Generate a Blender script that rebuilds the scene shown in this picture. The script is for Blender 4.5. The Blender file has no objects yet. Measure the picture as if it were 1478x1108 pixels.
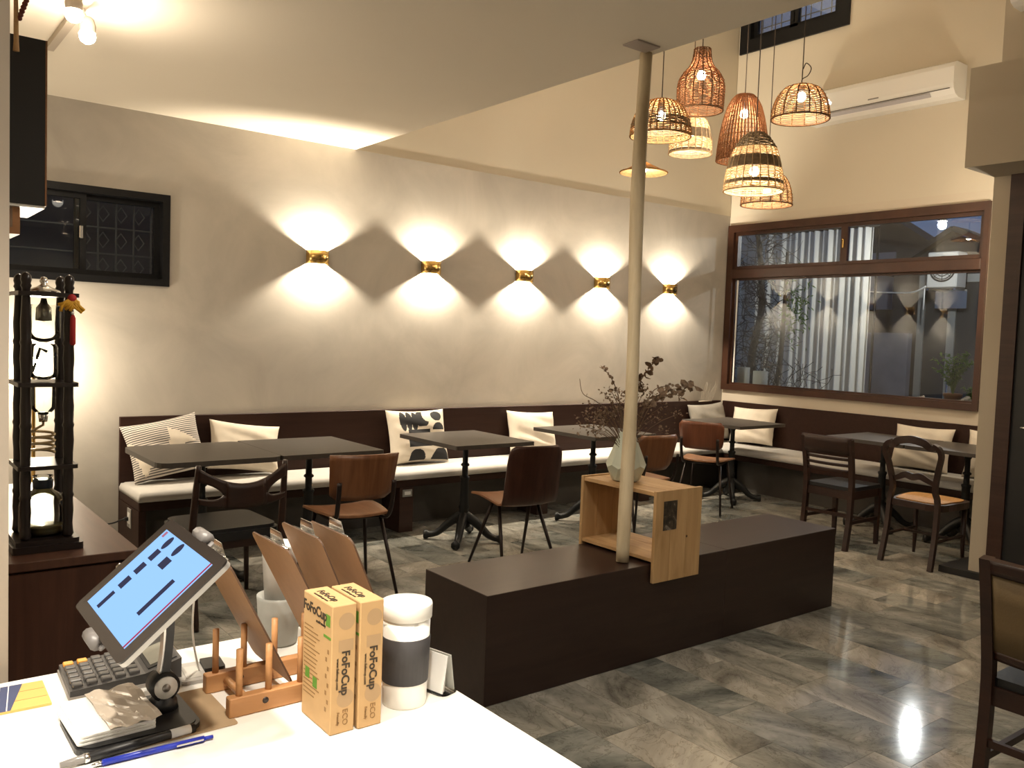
import bpy, math, random
from mathutils import Vector, Matrix
random.seed(7)
PI = math.pi
scene = bpy.context.scene
COL = scene.collection

# ------------------------------------------------------------------ camera, world, exposure
FPX, YAW, PITCH, ROLL = 1238.6, 0.660171, -0.056325, 0.035818
CAMZ = 1.48
_f = Vector((math.sin(YAW) * math.cos(PITCH), math.cos(YAW) * math.cos(PITCH), math.sin(PITCH)))
_r0 = Vector((math.cos(YAW), -math.sin(YAW), 0)); _u0 = _r0.cross(_f)
_r = _r0 * math.cos(ROLL) + _u0 * math.sin(ROLL); _u = _u0 * math.cos(ROLL) - _r0 * math.sin(ROLL)
cam_data = bpy.data.cameras.new('camera'); cam = bpy.data.objects.new('camera', cam_data); COL.objects.link(cam)
M = Matrix.Identity(4)
for i in range(3):
    M[i][0], M[i][1], M[i][2] = _r[i], _u[i], -_f[i]
M[2][3] = CAMZ
cam.matrix_world = M
cam_data.sensor_width = 36.0; cam_data.lens = 36.0 * FPX / 1478.0; cam_data.clip_start = 0.02; cam_data.clip_end = 200
scene.camera = cam
scene.view_settings.view_transform = 'Standard'; scene.view_settings.look = 'None'
scene.view_settings.gamma = 1.0; scene.view_settings.use_curve_mapping = False
scene.view_settings.exposure = 1.0
try:
    scene.cycles.use_denoising = True
    scene.cycles.sample_clamp_indirect = 4.0
    scene.cycles.caustics_refractive = False; scene.cycles.caustics_reflective = False
    scene.cycles.max_bounces = 10; scene.cycles.transparent_max_bounces = 16
    scene.cycles.diffuse_bounces = 5
except Exception:
    pass
world = bpy.data.worlds.new('dusk_sky'); scene.world = world; world.use_nodes = True
world.node_tree.nodes['Background'].inputs[0].default_value = (0.20, 0.30, 0.55, 1)
world.node_tree.nodes['Background'].inputs[1].default_value = 0.22

WARM = (1.0, 0.82, 0.60); WARM2 = (1.0, 0.87, 0.68); NEUT = (1.0, 0.90, 0.76); COOL = (1.0, 0.98, 0.94)
P_SCONCE, P_PEND, P_TRACK, P_CEIL, P_OUT, P_TOWER, P_CNT, P_WALL = 50.0, 7.5, 55.0, 32.0, 55.0, 16.0, 85.0, 20.0

# ------------------------------------------------------------------ helpers
class MB:
    def __init__(s): s.v = []; s.f = []; s.sm = []; s.mi = []
    def add(s, vs, fs, smooth=False, mi=0):
        o = len(s.v); s.v += [tuple(v) for v in vs]
        for f in fs: s.f.append(tuple(i + o for i in f)); s.sm.append(smooth); s.mi.append(mi)
        return s
    def box(s, x0, x1, y0, y1, z0, z1, mi=0, b=0.0):
        if b > 0: return s.bbox(x0, x1, y0, y1, z0, z1, b, mi)
        v = [(x, y, z) for z in (z0, z1) for y in (y0, y1) for x in (x0, x1)]
        return s.add(v, [(0, 2, 3, 1), (4, 5, 7, 6), (0, 1, 5, 4), (2, 6, 7, 3), (0, 4, 6, 2), (1, 3, 7, 5)], False, mi)
    def bbox(s, x0, x1, y0, y1, z0, z1, b, mi=0):
        # chamfered box
        X, Y, Z = (x0, x1), (y0, y1), (z0, z1); b = min(b, (x1 - x0) / 2.01, (y1 - y0) / 2.01, (z1 - z0) / 2.01)
        vs = []; idx = {}
        for i in (0, 1):
            for j in (0, 1):
                for k in (0, 1):
                    sx, sy, sz = (1 - 2 * i) * b, (1 - 2 * j) * b, (1 - 2 * k) * b
                    for a in range(3):
                        p = [X[i] + sx, Y[j] + sy, Z[k] + sz]; p[a] = (X[i], Y[j], Z[k])[a]
                        idx[(i, j, k, a)] = len(vs); vs.append(p)
        fs = []
        def q(*ks): fs.append(tuple(idx[k] for k in ks))
        for a in range(3):
            o1, o2 = [(1, 2), (2, 0), (0, 1)][a]
            for e in (0, 1):
                ks = []
                for (p, r) in ((0, 0), (1, 0), (1, 1), (0, 1)):
                    c = [0, 0, 0]; c[a] = e; c[o1] = p; c[o2] = r; ks.append((c[0], c[1], c[2], a))
                if e == 0: ks.reverse()
                q(*ks)
            # edges along axis a
            for p in (0, 1):
                for r in (0, 1):
                    c0 = [0, 0, 0]; c0[o1] = p; c0[o2] = r; c1 = list(c0); c1[a] = 1
                    ks = [(*c0, o1), (*c1, o1), (*c1, o2), (*c0, o2)]
                    if p == r: ks.reverse()
                    q(*ks)
        for i in (0, 1):
            for j in (0, 1):
                for k in (0, 1):
                    ks = [(i, j, k, 0), (i, j, k, 1), (i, j, k, 2)]
                    if (i + j + k) % 2 == 0: ks.reverse()
                    q(*ks)
        return s.add(vs, fs, False, mi)
    def lathe(s, prof, n=24, c=(0, 0, 0), smooth=True, cap0=True, cap1=True, mi=0, a0=0.0, a1=2 * PI):
        full = abs(a1 - a0 - 2 * PI) < 1e-6; m = n if full else n + 1; vs = []
        for (r, z) in prof:
            for i in range(m):
                a = a0 + (a1 - a0) * i / n
                vs.append((c[0] + r * math.cos(a), c[1] + r * math.sin(a), c[2] + z))
        fs = []
        for k in range(len(prof) - 1):
            for i in range(n):
                j = (i + 1) % m
                fs.append((k * m + i, k * m + j, (k + 1) * m + j, (k + 1) * m + i))
        s.add(vs, fs, smooth, mi)
        o = len(s.v) - len(vs)
        if full and cap0 and prof[0][0] > 1e-5: s.f.append(tuple(o + i for i in reversed(range(m)))); s.sm.append(False); s.mi.append(mi)
        if full and cap1 and prof[-1][0] > 1e-5: s.f.append(tuple(o + (len(prof) - 1) * m + i for i in range(m))); s.sm.append(False); s.mi.append(mi)
        return s
    def tube(s, pts, r, n=8, smooth=True, caps=True, mi=0, flat=1.0, closed=False):
        pts = [Vector(p) for p in pts]; k = len(pts)
        rs = r if isinstance(r, (list, tuple)) else [r] * k
        T = []
        for i in range(k):
            if closed: d = pts[(i + 1) % k] - pts[i - 1]
            else: d = pts[min(i + 1, k - 1)] - pts[max(i - 1, 0)]
            T.append(d.normalized() if d.length > 1e-9 else Vector((0, 0, 1)))
        up = Vector((0, 0, 1)) if abs(T[0].z) < 0.9 else Vector((0, 1, 0))
        N = (up - T[0] * up.dot(T[0])).normalized(); vs = []
        for i in range(k):
            N = (N - T[i] * N.dot(T[i]))
            N = N.normalized() if N.length > 1e-6 else T[i].orthogonal().normalized()
            B = T[i].cross(N)
            for j in range(n):
                a = 2 * PI * j / n + PI / n
                vs.append(pts[i] + N * (math.cos(a) * rs[i]) + B * (math.sin(a) * rs[i] * flat))
        fs = []
        for i in range(k if closed else k - 1):
            i2 = (i + 1) % k
            for j in range(n):
                fs.append((i * n + j, i * n + (j + 1) % n, i2 * n + (j + 1) % n, i2 * n + j))
        if caps and not closed:
            fs.append(tuple(reversed(range(n)))); fs.append(tuple((k - 1) * n + j for j in range(n)))
        return s.add(vs, fs, smooth and n > 4, mi)
    def bar(s, p, q, w, d, side=(1, 0, 0), mi=0, w2=None, d2=None):
        # rectangular bar from p to q, width w along 'side', depth d across
        p, q = Vector(p), Vector(q); t = (q - p).normalized(); a = Vector(side); a = (a - t * a.dot(t)).normalized(); b = t.cross(a)
        w2 = w if w2 is None else w2; d2 = d if d2 is None else d2; vs = []
        for c, ww, dd in ((p, w, d), (q, w2, d2)):
            for (i, j) in ((-1, -1), (1, -1), (1, 1), (-1, 1)): vs.append(c + a * (i * ww / 2) + b * (j * dd / 2))
        return s.add(vs, [(3, 2, 1, 0), (4, 5, 6, 7), (0, 1, 5, 4), (1, 2, 6, 5), (2, 3, 7, 6), (3, 0, 4, 7)], False, mi)
    def sweep(s, pts, w, d, side=(1, 0, 0), mi=0):
        # rectangular section following a path (w along side, d across)
        pts = [Vector(p) for p in pts]; k = len(pts); vs = []; a0 = Vector(side)
        ws = w if isinstance(w, (list, tuple)) else [w] * k; ds = d if isinstance(d, (list, tuple)) else [d] * k
        for i in range(k):
            t = (pts[min(i + 1, k - 1)] - pts[max(i - 1, 0)]).normalized(); a = (a0 - t * a0.dot(t)).normalized(); b = t.cross(a)
            for (x, y) in ((-1, -1), (1, -1), (1, 1), (-1, 1)): vs.append(pts[i] + a * (x * ws[i] / 2) + b * (y * ds[i] / 2))
        fs = [(3, 2, 1, 0), tuple((k - 1) * 4 + j for j in range(4))]
        for i in range(k - 1):
            for j in range(4): fs.append((i * 4 + j, i * 4 + (j + 1) % 4, i * 4 + 4 + (j + 1) % 4, i * 4 + 4 + j))
        return s.add(vs, fs, False, mi)
    def prism(s, poly, h0, h1, axis='z', mi=0, smooth=False):
        # extrude 2D polygon; axis z: (x,y); axis y: (x,z); axis x: (y,z)
        n = len(poly); vs = []
        for h in (h0, h1):
            for (a, b) in poly:
                vs.append((a, b, h) if axis == 'z' else ((a, h, b) if axis == 'y' else (h, a, b)))
        fs = [tuple(reversed(range(n))), tuple(range(n, 2 * n))]
        for i in range(n): fs.append((i, (i + 1) % n, n + (i + 1) % n, n + i))
        if axis == 'y': fs = [tuple(reversed(f)) for f in fs]
        return s.add(vs, fs, smooth, mi)
    def ball(s, c, r, n=12, m=8, sz=1.0, mi=0):
        prof = [(r * math.sin(PI * k / m), -r * sz * math.cos(PI * k / m)) for k in range(m + 1)]
        return s.lathe(prof, n, c, True, False, False, mi)
    def sheet(s, grid, th, smooth=True, mi=0):
        # thick curved sheet from grid of points [row][col], thickness along local normal
        R, C = len(grid), len(grid[0]); g = [[Vector(p) for p in row] for row in grid]; nor = []
        for i in range(R):
            row = []
            for j in range(C):
                du = g[min(i + 1, R - 1)][j] - g[max(i - 1, 0)][j]; dv = g[i][min(j + 1, C - 1)] - g[i][max(j - 1, 0)]
                nn = du.cross(dv); row.append(nn.normalized() if nn.length > 1e-9 else Vector((0, 0, 1)))
            nor.append(row)
        vs = [g[i][j] + nor[i][j] * (th / 2) for i in range(R) for j in range(C)] + [g[i][j] - nor[i][j] * (th / 2) for i in range(R) for j in range(C)]
        N = R * C; fs = []
        for i in range(R - 1):
            for j in range(C - 1):
                a, b, c, d = i * C + j, i * C + j + 1, (i + 1) * C + j + 1, (i + 1) * C + j
                fs.append((d, c, b, a)); fs.append((a + N, b + N, c + N, d + N))
        s.add(vs, fs, smooth, mi)
        o = len(s.v) - len(vs)
        ring = [(0, j) for j in range(C)] + [(i, C - 1) for i in range(1, R)] + [(R - 1, j) for j in range(C - 2, -1, -1)] + [(i, 0) for i in range(R - 2, 0, -1)]
        for k in range(len(ring)):
            a = ring[k]; b = ring[(k + 1) % len(ring)]; ia = a[0] * C + a[1]; ib = b[0] * C + b[1]
            s.f.append((o + ia, o + ib, o + ib + N, o + ia + N)); s.sm.append(False); s.mi.append(mi)
        return s
    def mesh(s, name, mats):
        me = bpy.data.meshes.new(name); me.from_pydata(s.v, [], s.f)
        for m in (mats if isinstance(mats, (list, tuple)) else [mats]): me.materials.append(m)
        me.polygons.foreach_set('use_smooth', s.sm)
        if any(s.mi): me.polygons.foreach_set('material_index', s.mi)
        me.update(); return me
    def build(s, name, mats, parent=None, label=None, cat=None, group=None, kind=None, loc=None, rot=None):
        o = bpy.data.objects.new(name, s.mesh(name, mats)); COL.objects.link(o)
        if parent is not None: o.parent = parent
        if loc is not None: o.location = loc
        if rot is not None: o.rotation_euler = rot
        tag(o, label, cat, group, kind); return o

def tag(o, label=None, cat=None, group=None, kind=None):
    if label: o['label'] = label
    if cat: o['category'] = cat
    if group: o['group'] = group
    if kind: o['kind'] = kind
    return o
def thing(name, label, cat, loc=(0, 0, 0), rz=0.0, group=None, rot=None):
    o = bpy.data.objects.new(name, None); COL.objects.link(o); o.empty_display_size = 0.1
    o.location = loc; o.rotation_euler = rot if rot else (0, 0, rz); return tag(o, label, cat, group)
def struct(name, mb, m, parent=None): return mb.build(name, m, parent, kind='structure' if parent is None else None)
def copy_tree(o, parent=None):
    c = o.copy(); COL.objects.link(c); c.parent = parent
    for ch in o.children: copy_tree(ch, c)
    return c
def light(name, kind, loc, power, color, parent=None, size=0.03, rot=None, spot=None, blend=0.5):
    d = bpy.data.lights.new(name, kind); d.energy = power; d.color = color
    if kind in ('POINT', 'SPOT'): d.shadow_soft_size = size
    if kind == 'SPOT': d.spot_size = spot; d.spot_blend = blend
    o = bpy.data.objects.new(name, d); COL.objects.link(o); o.location = loc
    if rot: o.rotation_euler = rot
    if parent is not None: o.parent = parent
    return o
def bez(p0, p1, p2, n=8):
    p0, p1, p2 = Vector(p0), Vector(p1), Vector(p2)
    return [p0 * (1 - t) ** 2 + p1 * (2 * t * (1 - t)) + p2 * t * t for t in [i / n for i in range(n + 1)]]
def spline(pts, n=6):
    pts = [Vector(p) for p in pts]; out = []
    for i in range(len(pts) - 1):
        p0 = pts[max(i - 1, 0)]; p1 = pts[i]; p2 = pts[i + 1]; p3 = pts[min(i + 2, len(pts) - 1)]
        for k in range(n):
            t = k / n
            out.append(0.5 * ((2 * p1) + (p2 - p0) * t + (2 * p0 - 5 * p1 + 4 * p2 - p3) * t * t + (3 * p1 - p0 - 3 * p2 + p3) * t ** 3))
    out.append(pts[-1]); return out
def rrect(x0, x1, y0, y1, r, n=5):
    out = []
    for (cx, cy, a) in ((x1 - r, y1 - r, 0), (x0 + r, y1 - r, PI / 2), (x0 + r, y0 + r, PI), (x1 - r, y0 + r, 1.5 * PI)):
        for i in range(n + 1): out.append((cx + r * math.cos(a + PI / 2 * i / n), cy + r * math.sin(a + PI / 2 * i / n)))
    return out

# ------------------------------------------------------------------ materials
def newmat(name):
    m = bpy.data.materials.new(name); m.use_nodes = True; nt = m.node_tree; return m, nt, nt.nodes['Principled BSDF']
def L(nt, a, b): nt.links.new(a, b)
def ramp(nt, fac, stops):
    n = nt.nodes.new('ShaderNodeValToRGB'); e = n.color_ramp.elements
    while len(e) < len(stops): e.new(0.5)
    for i, (p, c) in enumerate(stops): e[i].position = p; e[i].color = (*c, 1)
    L(nt, fac, n.inputs[0]); return n.outputs[0]
def noise(nt, vec, scale, detail=4, rough=0.5, dist=0.0):
    n = nt.nodes.new('ShaderNodeTexNoise'); n.inputs['Scale'].default_value = scale; n.inputs['Detail'].default_value = detail
    n.inputs['Roughness'].default_value = rough; n.inputs['Distortion'].default_value = dist
    if vec is not None: L(nt, vec, n.inputs['Vector'])
    return n.outputs['Fac']
def coord(nt, which='Object', scale=(1, 1, 1), rnd=False):
    tc = nt.nodes.new('ShaderNodeTexCoord'); out = tc.outputs[which]
    if rnd:
        oi = nt.nodes.new('ShaderNodeObjectInfo'); mu = nt.nodes.new('ShaderNodeVectorMath'); mu.operation = 'MULTIPLY'
        mu.inputs[1].default_value = (31, 57, 23); L(nt, oi.outputs['Random'], mu.inputs[0])
        ad = nt.nodes.new('ShaderNodeVectorMath'); L(nt, out, ad.inputs[0]); L(nt, mu.outputs[0], ad.inputs[1]); out = ad.outputs[0]
    mp = nt.nodes.new('ShaderNodeMapping'); mp.inputs['Scale'].default_value = scale; L(nt, out, mp.inputs['Vector']); return mp.outputs[0]
def bump(nt, b, fac, strength=0.2, dist=0.01):
    n = nt.nodes.new('ShaderNodeBump'); n.inputs['Strength'].default_value = strength; n.inputs['Distance'].default_value = dist
    L(nt, fac, n.inputs['Height']); L(nt, n.outputs[0], b.inputs['Normal'])
def pmat(name, c, rough=0.5, metal=0.0, var=0.0, vscale=8, bmp=0.0, bscale=60, spec=0.5, emit=None, estr=0.0, alpha=1.0):
    m, nt, b = newmat(name); b.inputs['Base Color'].default_value = (*c, 1); b.inputs['Roughness'].default_value = rough
    b.inputs['Metallic'].default_value = metal; b.inputs['Specular IOR Level'].default_value = spec
    if var > 0:
        f = noise(nt, coord(nt), vscale, 4)
        L(nt, ramp(nt, f, [(0.3, tuple(x * (1 - var) for x in c)), (0.7, tuple(min(1, x * (1 + var)) for x in c))]), b.inputs['Base Color'])
    if bmp > 0: bump(nt, b, noise(nt, coord(nt), bscale, 3), bmp, 0.004)
    if emit: b.inputs['Emission Color'].default_value = (*emit, 1); b.inputs['Emission Strength'].default_value = estr
    return m
def wood(name, c1, c2, scale=(3, 40, 40), rough=0.45, bmp=0.08, rnd=True, spec=0.4):
    m, nt, b = newmat(name); v = coord(nt, 'Object', scale, rnd)
    f = noise(nt, v, 1.0, 5, 0.6, 0.6); L(nt, ramp(nt, f, [(0.3, c1), (0.72, c2)]), b.inputs['Base Color'])
    b.inputs['Roughness'].default_value = rough; b.inputs['Specular IOR Level'].default_value = spec
    if bmp: bump(nt, b, f, bmp, 0.002)
    return m
def emis(name, c, s):
    m = bpy.data.materials.new(name); m.use_nodes = True; nt = m.node_tree; nt.nodes.clear()
    e = nt.nodes.new('ShaderNodeEmission'); e.inputs[0].default_value = (*c, 1); e.inputs[1].default_value = s
    o = nt.nodes.new('ShaderNodeOutputMaterial'); L(nt, e.outputs[0], o.inputs[0]); return m
def thin_glass(name, tint=(0.95, 0.97, 0.96), ior=1.5, rough=0.0, base=0.0):
    m = bpy.data.materials.new(name); m.use_nodes = True; nt = m.node_tree; nt.nodes.clear()
    t = nt.nodes.new('ShaderNodeBsdfTransparent'); t.inputs[0].default_value = (*tint, 1)
    g = nt.nodes.new('ShaderNodeBsdfGlossy'); g.inputs['Roughness'].default_value = rough
    fr = nt.nodes.new('ShaderNodeFresnel'); fr.inputs[0].default_value = ior
    mx = nt.nodes.new('ShaderNodeMixShader'); o = nt.nodes.new('ShaderNodeOutputMaterial')
    if base > 0:
        ad = nt.nodes.new('ShaderNodeMath'); ad.inputs[1].default_value = base; L(nt, fr.outputs[0], ad.inputs[0]); L(nt, ad.outputs[0], mx.inputs[0])
    else: L(nt, fr.outputs[0], mx.inputs[0])
    L(nt, t.outputs[0], mx.inputs[1]); L(nt, g.outputs[0], mx.inputs[2]); L(nt, mx.outputs[0], o.inputs[0]); return m
def translucent(name, c, tr=0.5, rough=0.7, vscale=60, var=0.25):
    m = bpy.data.materials.new(name); m.use_nodes = True; nt = m.node_tree; nt.nodes.clear()
    d = nt.nodes.new('ShaderNodeBsdfDiffuse'); t = nt.nodes.new('ShaderNodeBsdfTranslucent')
    f = noise(nt, coord(nt), vscale, 3); col = ramp(nt, f, [(0.3, tuple(x * (1 - var) for x in c)), (0.7, tuple(min(1, x * (1 + var)) for x in c))])
    L(nt, col, d.inputs[0]); L(nt, col, t.inputs[0])
    mx = nt.nodes.new('ShaderNodeMixShader'); mx.inputs[0].default_value = tr; o = nt.nodes.new('ShaderNodeOutputMaterial')
    L(nt, d.outputs[0], mx.inputs[1]); L(nt, t.outputs[0], mx.inputs[2]); L(nt, mx.outputs[0], o.inputs[0]); return m

def plaster(name, c, var=0.12, scale=1.3, bmp=0.06):
    m, nt, b = newmat(name); v = coord(nt)
    f = noise(nt, v, scale, 6, 0.6, 0.8); L(nt, ramp(nt, f, [(0.25, tuple(x * (1 - var) for x in c)), (0.75, tuple(min(1, x * (1 + var)) for x in c))]), b.inputs['Base Color'])
    b.inputs['Roughness'].default_value = 0.85; b.inputs['Specular IOR Level'].default_value = 0.2
    if bmp: bump(nt, b, noise(nt, v, 25, 4), bmp, 0.004)
    return m
def marble(name):
    m, nt, b = newmat(name); v = coord(nt, 'Object', (1, 1, 1), True)
    oi = nt.nodes.new('ShaderNodeObjectInfo')
    # every tile carries its own drift direction of the clouding
    rot = nt.nodes.new('ShaderNodeVectorRotate'); rot.rotation_type = 'Z_AXIS'; L(nt, v, rot.inputs['Vector'])
    ma = nt.nodes.new('ShaderNodeMath'); ma.operation = 'MULTIPLY_ADD'; ma.inputs[1].default_value = 2.4; ma.inputs[2].default_value = -1.2; L(nt, oi.outputs['Random'], ma.inputs[0]); L(nt, ma.outputs[0], rot.inputs['Angle'])
    mp = nt.nodes.new('ShaderNodeMapping'); mp.inputs['Scale'].default_value = (5.0, 2.2, 3); L(nt, rot.outputs[0], mp.inputs['Vector']); v2 = mp.outputs[0]
    f = noise(nt, v2, 1.0, 8, 0.62, 0.7)
    cool = ramp(nt, f, [(0.28, (0.055, 0.060, 0.054)), (0.42, (0.145, 0.150, 0.135)), (0.56, (0.255, 0.255, 0.228)), (0.74, (0.43, 0.415, 0.37))])
    warm = ramp(nt, f, [(0.28, (0.13, 0.12, 0.10)), (0.42, (0.275, 0.255, 0.215)), (0.56, (0.40, 0.37, 0.315)), (0.74, (0.58, 0.54, 0.46))])
    sel = ramp(nt, oi.outputs['Random'], [(0.2, (0, 0, 0)), (0.9, (1, 1, 1))])
    mx = nt.nodes.new('ShaderNodeMix'); mx.data_type = 'RGBA'; L(nt, sel, mx.inputs[0]); L(nt, cool, mx.inputs[6]); L(nt, warm, mx.inputs[7])
    n2 = noise(nt, v2, 2.3, 8, 0.62, 1.6)      # sparse thin veins along one contour of a second noise
    vein = ramp(nt, n2, [(0.455, (1, 1, 1)), (0.478, (0.62, 0.60, 0.57)), (0.50, (1, 1, 1))])
    mu = nt.nodes.new('ShaderNodeMix'); mu.data_type = 'RGBA'; mu.blend_type = 'MULTIPLY'; mu.inputs[0].default_value = 0.9
    L(nt, mx.outputs[2], mu.inputs[6]); L(nt, vein, mu.inputs[7]); L(nt, mu.outputs[2], b.inputs['Base Color'])
    b.inputs['Roughness'].default_value = 0.08; b.inputs['Specular IOR Level'].default_value = 0.5
    return m

M_ = {}
M_['limewash'] = plaster('limewash_plaster', (0.445, 0.41, 0.36), 0.16, 1.6)
M_['cream'] = plaster('cream_paint', (0.61, 0.55, 0.445), 0.02, 1.0, 0.0)
M_['cream_low'] = plaster('cream_paint_lower', (0.60, 0.53, 0.43), 0.03, 1.0, 0.0)
M_['ceil'] = plaster('ceiling_paint', (0.79, 0.72, 0.61), 0.02, 0.8, 0.0)
M_['marble'] = marble('grey_marble')
M_['grout'] = pmat('dark_grout', (0.12, 0.11, 0.10), 0.8)
M_['dkwood'] = wood('dark_brown_veneer', (0.030, 0.013, 0.009), (0.052, 0.024, 0.017), (2, 2, 26), 0.42, 0.03)
M_['dkwood_x'] = wood('dark_brown_laminate', (0.024, 0.012, 0.009), (0.034, 0.018, 0.013), (2, 26, 26), 0.36, 0.02)
M_['benchwood'] = wood('bench_brown_veneer', (0.022, 0.009, 0.006), (0.034, 0.015, 0.010), (2, 26, 26), 0.5, 0.02, spec=.2)
M_['winwood'] = wood('red_brown_window_wood', (0.034, 0.013, 0.007), (0.062, 0.025, 0.013), (6, 4, 4), 0.4, 0.04)
M_['blackframe'] = pmat('black_aluminium', (0.007, 0.007, 0.008), 0.45, spec=.25)
M_['black'] = pmat('black_satin', (0.010, 0.010, 0.011), 0.45)
M_['iron'] = pmat('black_cast_iron', (0.008, 0.008, 0.008), 0.5, 0.3, bmp=0.1, bscale=90)
M_['tabletop'] = pmat('dark_table_laminate', (0.052, 0.044, 0.037), 0.36, var=0.12, vscale=30)
M_['cushion'] = pmat('white_cushion_fabric', (0.53, 0.51, 0.48), 0.9, var=0.05, bmp=0.25, bscale=250)
M_['cream_fab'] = pmat('cream_cotton', (0.67, 0.60, 0.50), 0.95, var=0.05, vscale=12, bmp=0.3, bscale=300)
M_['grey_fab'] = pmat('grey_cotton', (0.24, 0.22, 0.19), 0.95, var=0.08, vscale=12, bmp=0.3, bscale=300)
M_['black_print'] = pmat('black_fabric_print', (0.015, 0.015, 0.017), 0.9)
M_['brass'] = pmat('polished_brass', (0.70, 0.46, 0.16), 0.22, 1.0)
M_['chrome'] = pmat('bright_steel', (0.75, 0.75, 0.74), 0.18, 1.0)
M_['white_plastic'] = pmat('white_plastic', (0.80, 0.79, 0.76), 0.35)
M_['pane'] = thin_glass('window_glass', (0.92, 0.95, 0.96), 1.5, 0.0, 0.018)
M_['paper'] = pmat('white_paper', (0.78, 0.77, 0.74), .8)
M_['glassware'] = thin_glass('clear_glassware', (0.90, 0.93, 0.90), 1.45, 0.02, 0.02)

# ------------------------------------------------------------------ room shell
YB, XR, ZC, ZH = 5.92, 7.47, 2.832, 5.35      # back wall, window wall, low ceiling, high ceiling
XM = 3.03                                      # edge of the low ceiling
PX, PYE = 5.84, 2.545                          # partition face and its far end
def wall_with_hole(mb, ax, c0, c1, a0, a1, z0, z1, ha0, ha1, hz0, hz1):
    def put(p0, p1, q0, q1):
        if p1 - p0 > 1e-4 and q1 - q0 > 1e-4:
            if ax == 'y': mb.box(p0, p1, c0, c1, q0, q1)
            else: mb.box(c0, c1, p0, p1, q0, q1)
    put(a0, ha0, z0, z1); put(ha1, a1, z0, z1); put(ha0, ha1, z0, hz0); put(ha0, ha1, hz1, z1)
W1 = (0.63, 1.687, 1.72, 2.318)                # small black window in the back wall
W2 = (3.257, 5.912, 0.986, 2.728)              # big wooden window (Y range, z range)
W3 = (4.645, 5.895, 4.51, 5.15)                # high black window
m = MB(); wall_with_hole(m, 'y', YB, YB + .16, -0.4, XR + .16, 0, ZC, *W1); struct('wall_back', m, M_['limewash'])
m = MB(); m.box(XM - .2, XR + .16, YB + .004, YB + .16, ZC, ZH); struct('wall_back_upper', m, M_['cream'])
m = MB(); wall_with_hole(m, 'x', XR, XR + .16, -2.6, YB, 0, ZC - .012, *W2); struct('wall_right', m, M_['cream_low'])
m = MB(); wall_with_hole(m, 'x', XR + .003, XR + .16, -2.6, YB, ZC - .012, ZH, *W3); struct('wall_right_upper', m, M_['cream'])
m = MB(); m.box(-2.6, XM, -2.6, YB, ZC, ZC + .22); m.box(XM - .14, XM - .001, -2.6, YB, ZC + .22, ZH); struct('ceiling', m, M_['ceil'])
m = MB(); m.box(XM - .14, XR + .16, -2.6, YB + .16, ZH, ZH + .15); struct('ceiling_high', m, M_['ceil'])
m = MB(); m.box(PX, XR - .001, -2.6, PYE, 0, ZH - .001); m.box(5.43, PX, 1.0, PYE - .001, 2.606, 3.205); struct('wall_partition', m, plaster('partition_paint', (0.43, 0.38, 0.30), 0.03, 1.0, 0.0))
m = MB(); m.box(-2.6, XR + .16, -2.75, -2.6, 0, ZH); struct('wall_front', m, M_['cream'])
m = MB(); m.box(-2.75, -2.6, -2.75, 1.58, 0, ZC); m.box(-.56, -.4, 1.74, YB, 0, ZC); struct('wall_left', m, M_['cream'])
m = MB(); m.box(-2.75, 0.205, 1.58, 1.74, 0, ZC - .001); struct('wall_left_pillar', m, plaster('pillar_paint', (0.44, 0.38, 0.31), 0.03, 1.0, 0.0))
m = MB(); m.box(5.80, 6.5, 1.2, 2.72, 0.0005, 0.045); struct('trim_1', m, M_['black'])
# ceiling hatch seam plate where the post meets the ceiling
m = MB(); m.box(2.82, 2.97, 2.80, 2.90, ZC - .008, ZC - .0005, b=.003)
m.build('ceiling_bracket', pmat('dull_grey_metal', (0.36, 0.30, 0.26), 0.6, 0.0), label='small dull metal plate on the ceiling beside the wooden post', cat='bracket')

# floor: slab plus single marble tiles
m = MB(); m.box(-2.7, XR + .1, -2.7, YB + .1, -0.16, -0.006); floor = struct('floor', m, M_['grout'])
def proj(p):
    d = Vector(p) - Vector((0, 0, CAMZ)); z = d.dot(_f)
    if z < 0.1: return None
    return 739 + FPX * d.dot(_r) / z, 554 - FPX * d.dot(_u) / z
TW, TL = 0.2567, 0.5134
tm = MB(); tm.box(-TW / 2 + .0008, TW / 2 - .0008, -TL / 2 + .0008, TL / 2 - .0008, -0.012, 0.0)
tile_mesh = tm.mesh('tile', M_['marble']); rest = MB(); ntile = 0
for i in range(-12, 22):
    x = 2.21 + TW * (i + .5)
    if x > XR or x < -2.6: continue
    for j in range(-6, 14):
        y = 2.10 + TL * (j + .5) + (TL / 2 if i % 2 else 0) + (0.12 if i % 3 == 0 else 0)
        if y > YB + .2 or y < -2.6: continue
        pp = [proj((x + a * TW / 2, y + b * TL / 2, 0)) for a in (-1, 1) for b in (-1, 1)]
        vis = any(p and -60 < p[0] < 1540 and p[1] < 1180 for p in pp) and not (x < 1.25 and y < 5.2 and y > 1.7 and x < .7)
        if PX < x and y < PYE - .3: vis = False
        if vis and ntile < 298:
            o = bpy.data.objects.new('tile', tile_mesh); COL.objects.link(o); o.parent = floor; o.location = (x, y, 0)
            if random.random() < .5: o.rotation_euler = (0, 0, PI)
            ntile += 1
        else: rest.box(x - TW / 2 + .0008, x + TW / 2 - .0008, y - TL / 2 + .0008, y + TL / 2 - .0008, -0.012, 0)
if rest.v: rest.build('tile_field', M_['marble'], floor, kind='stuff')

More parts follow.
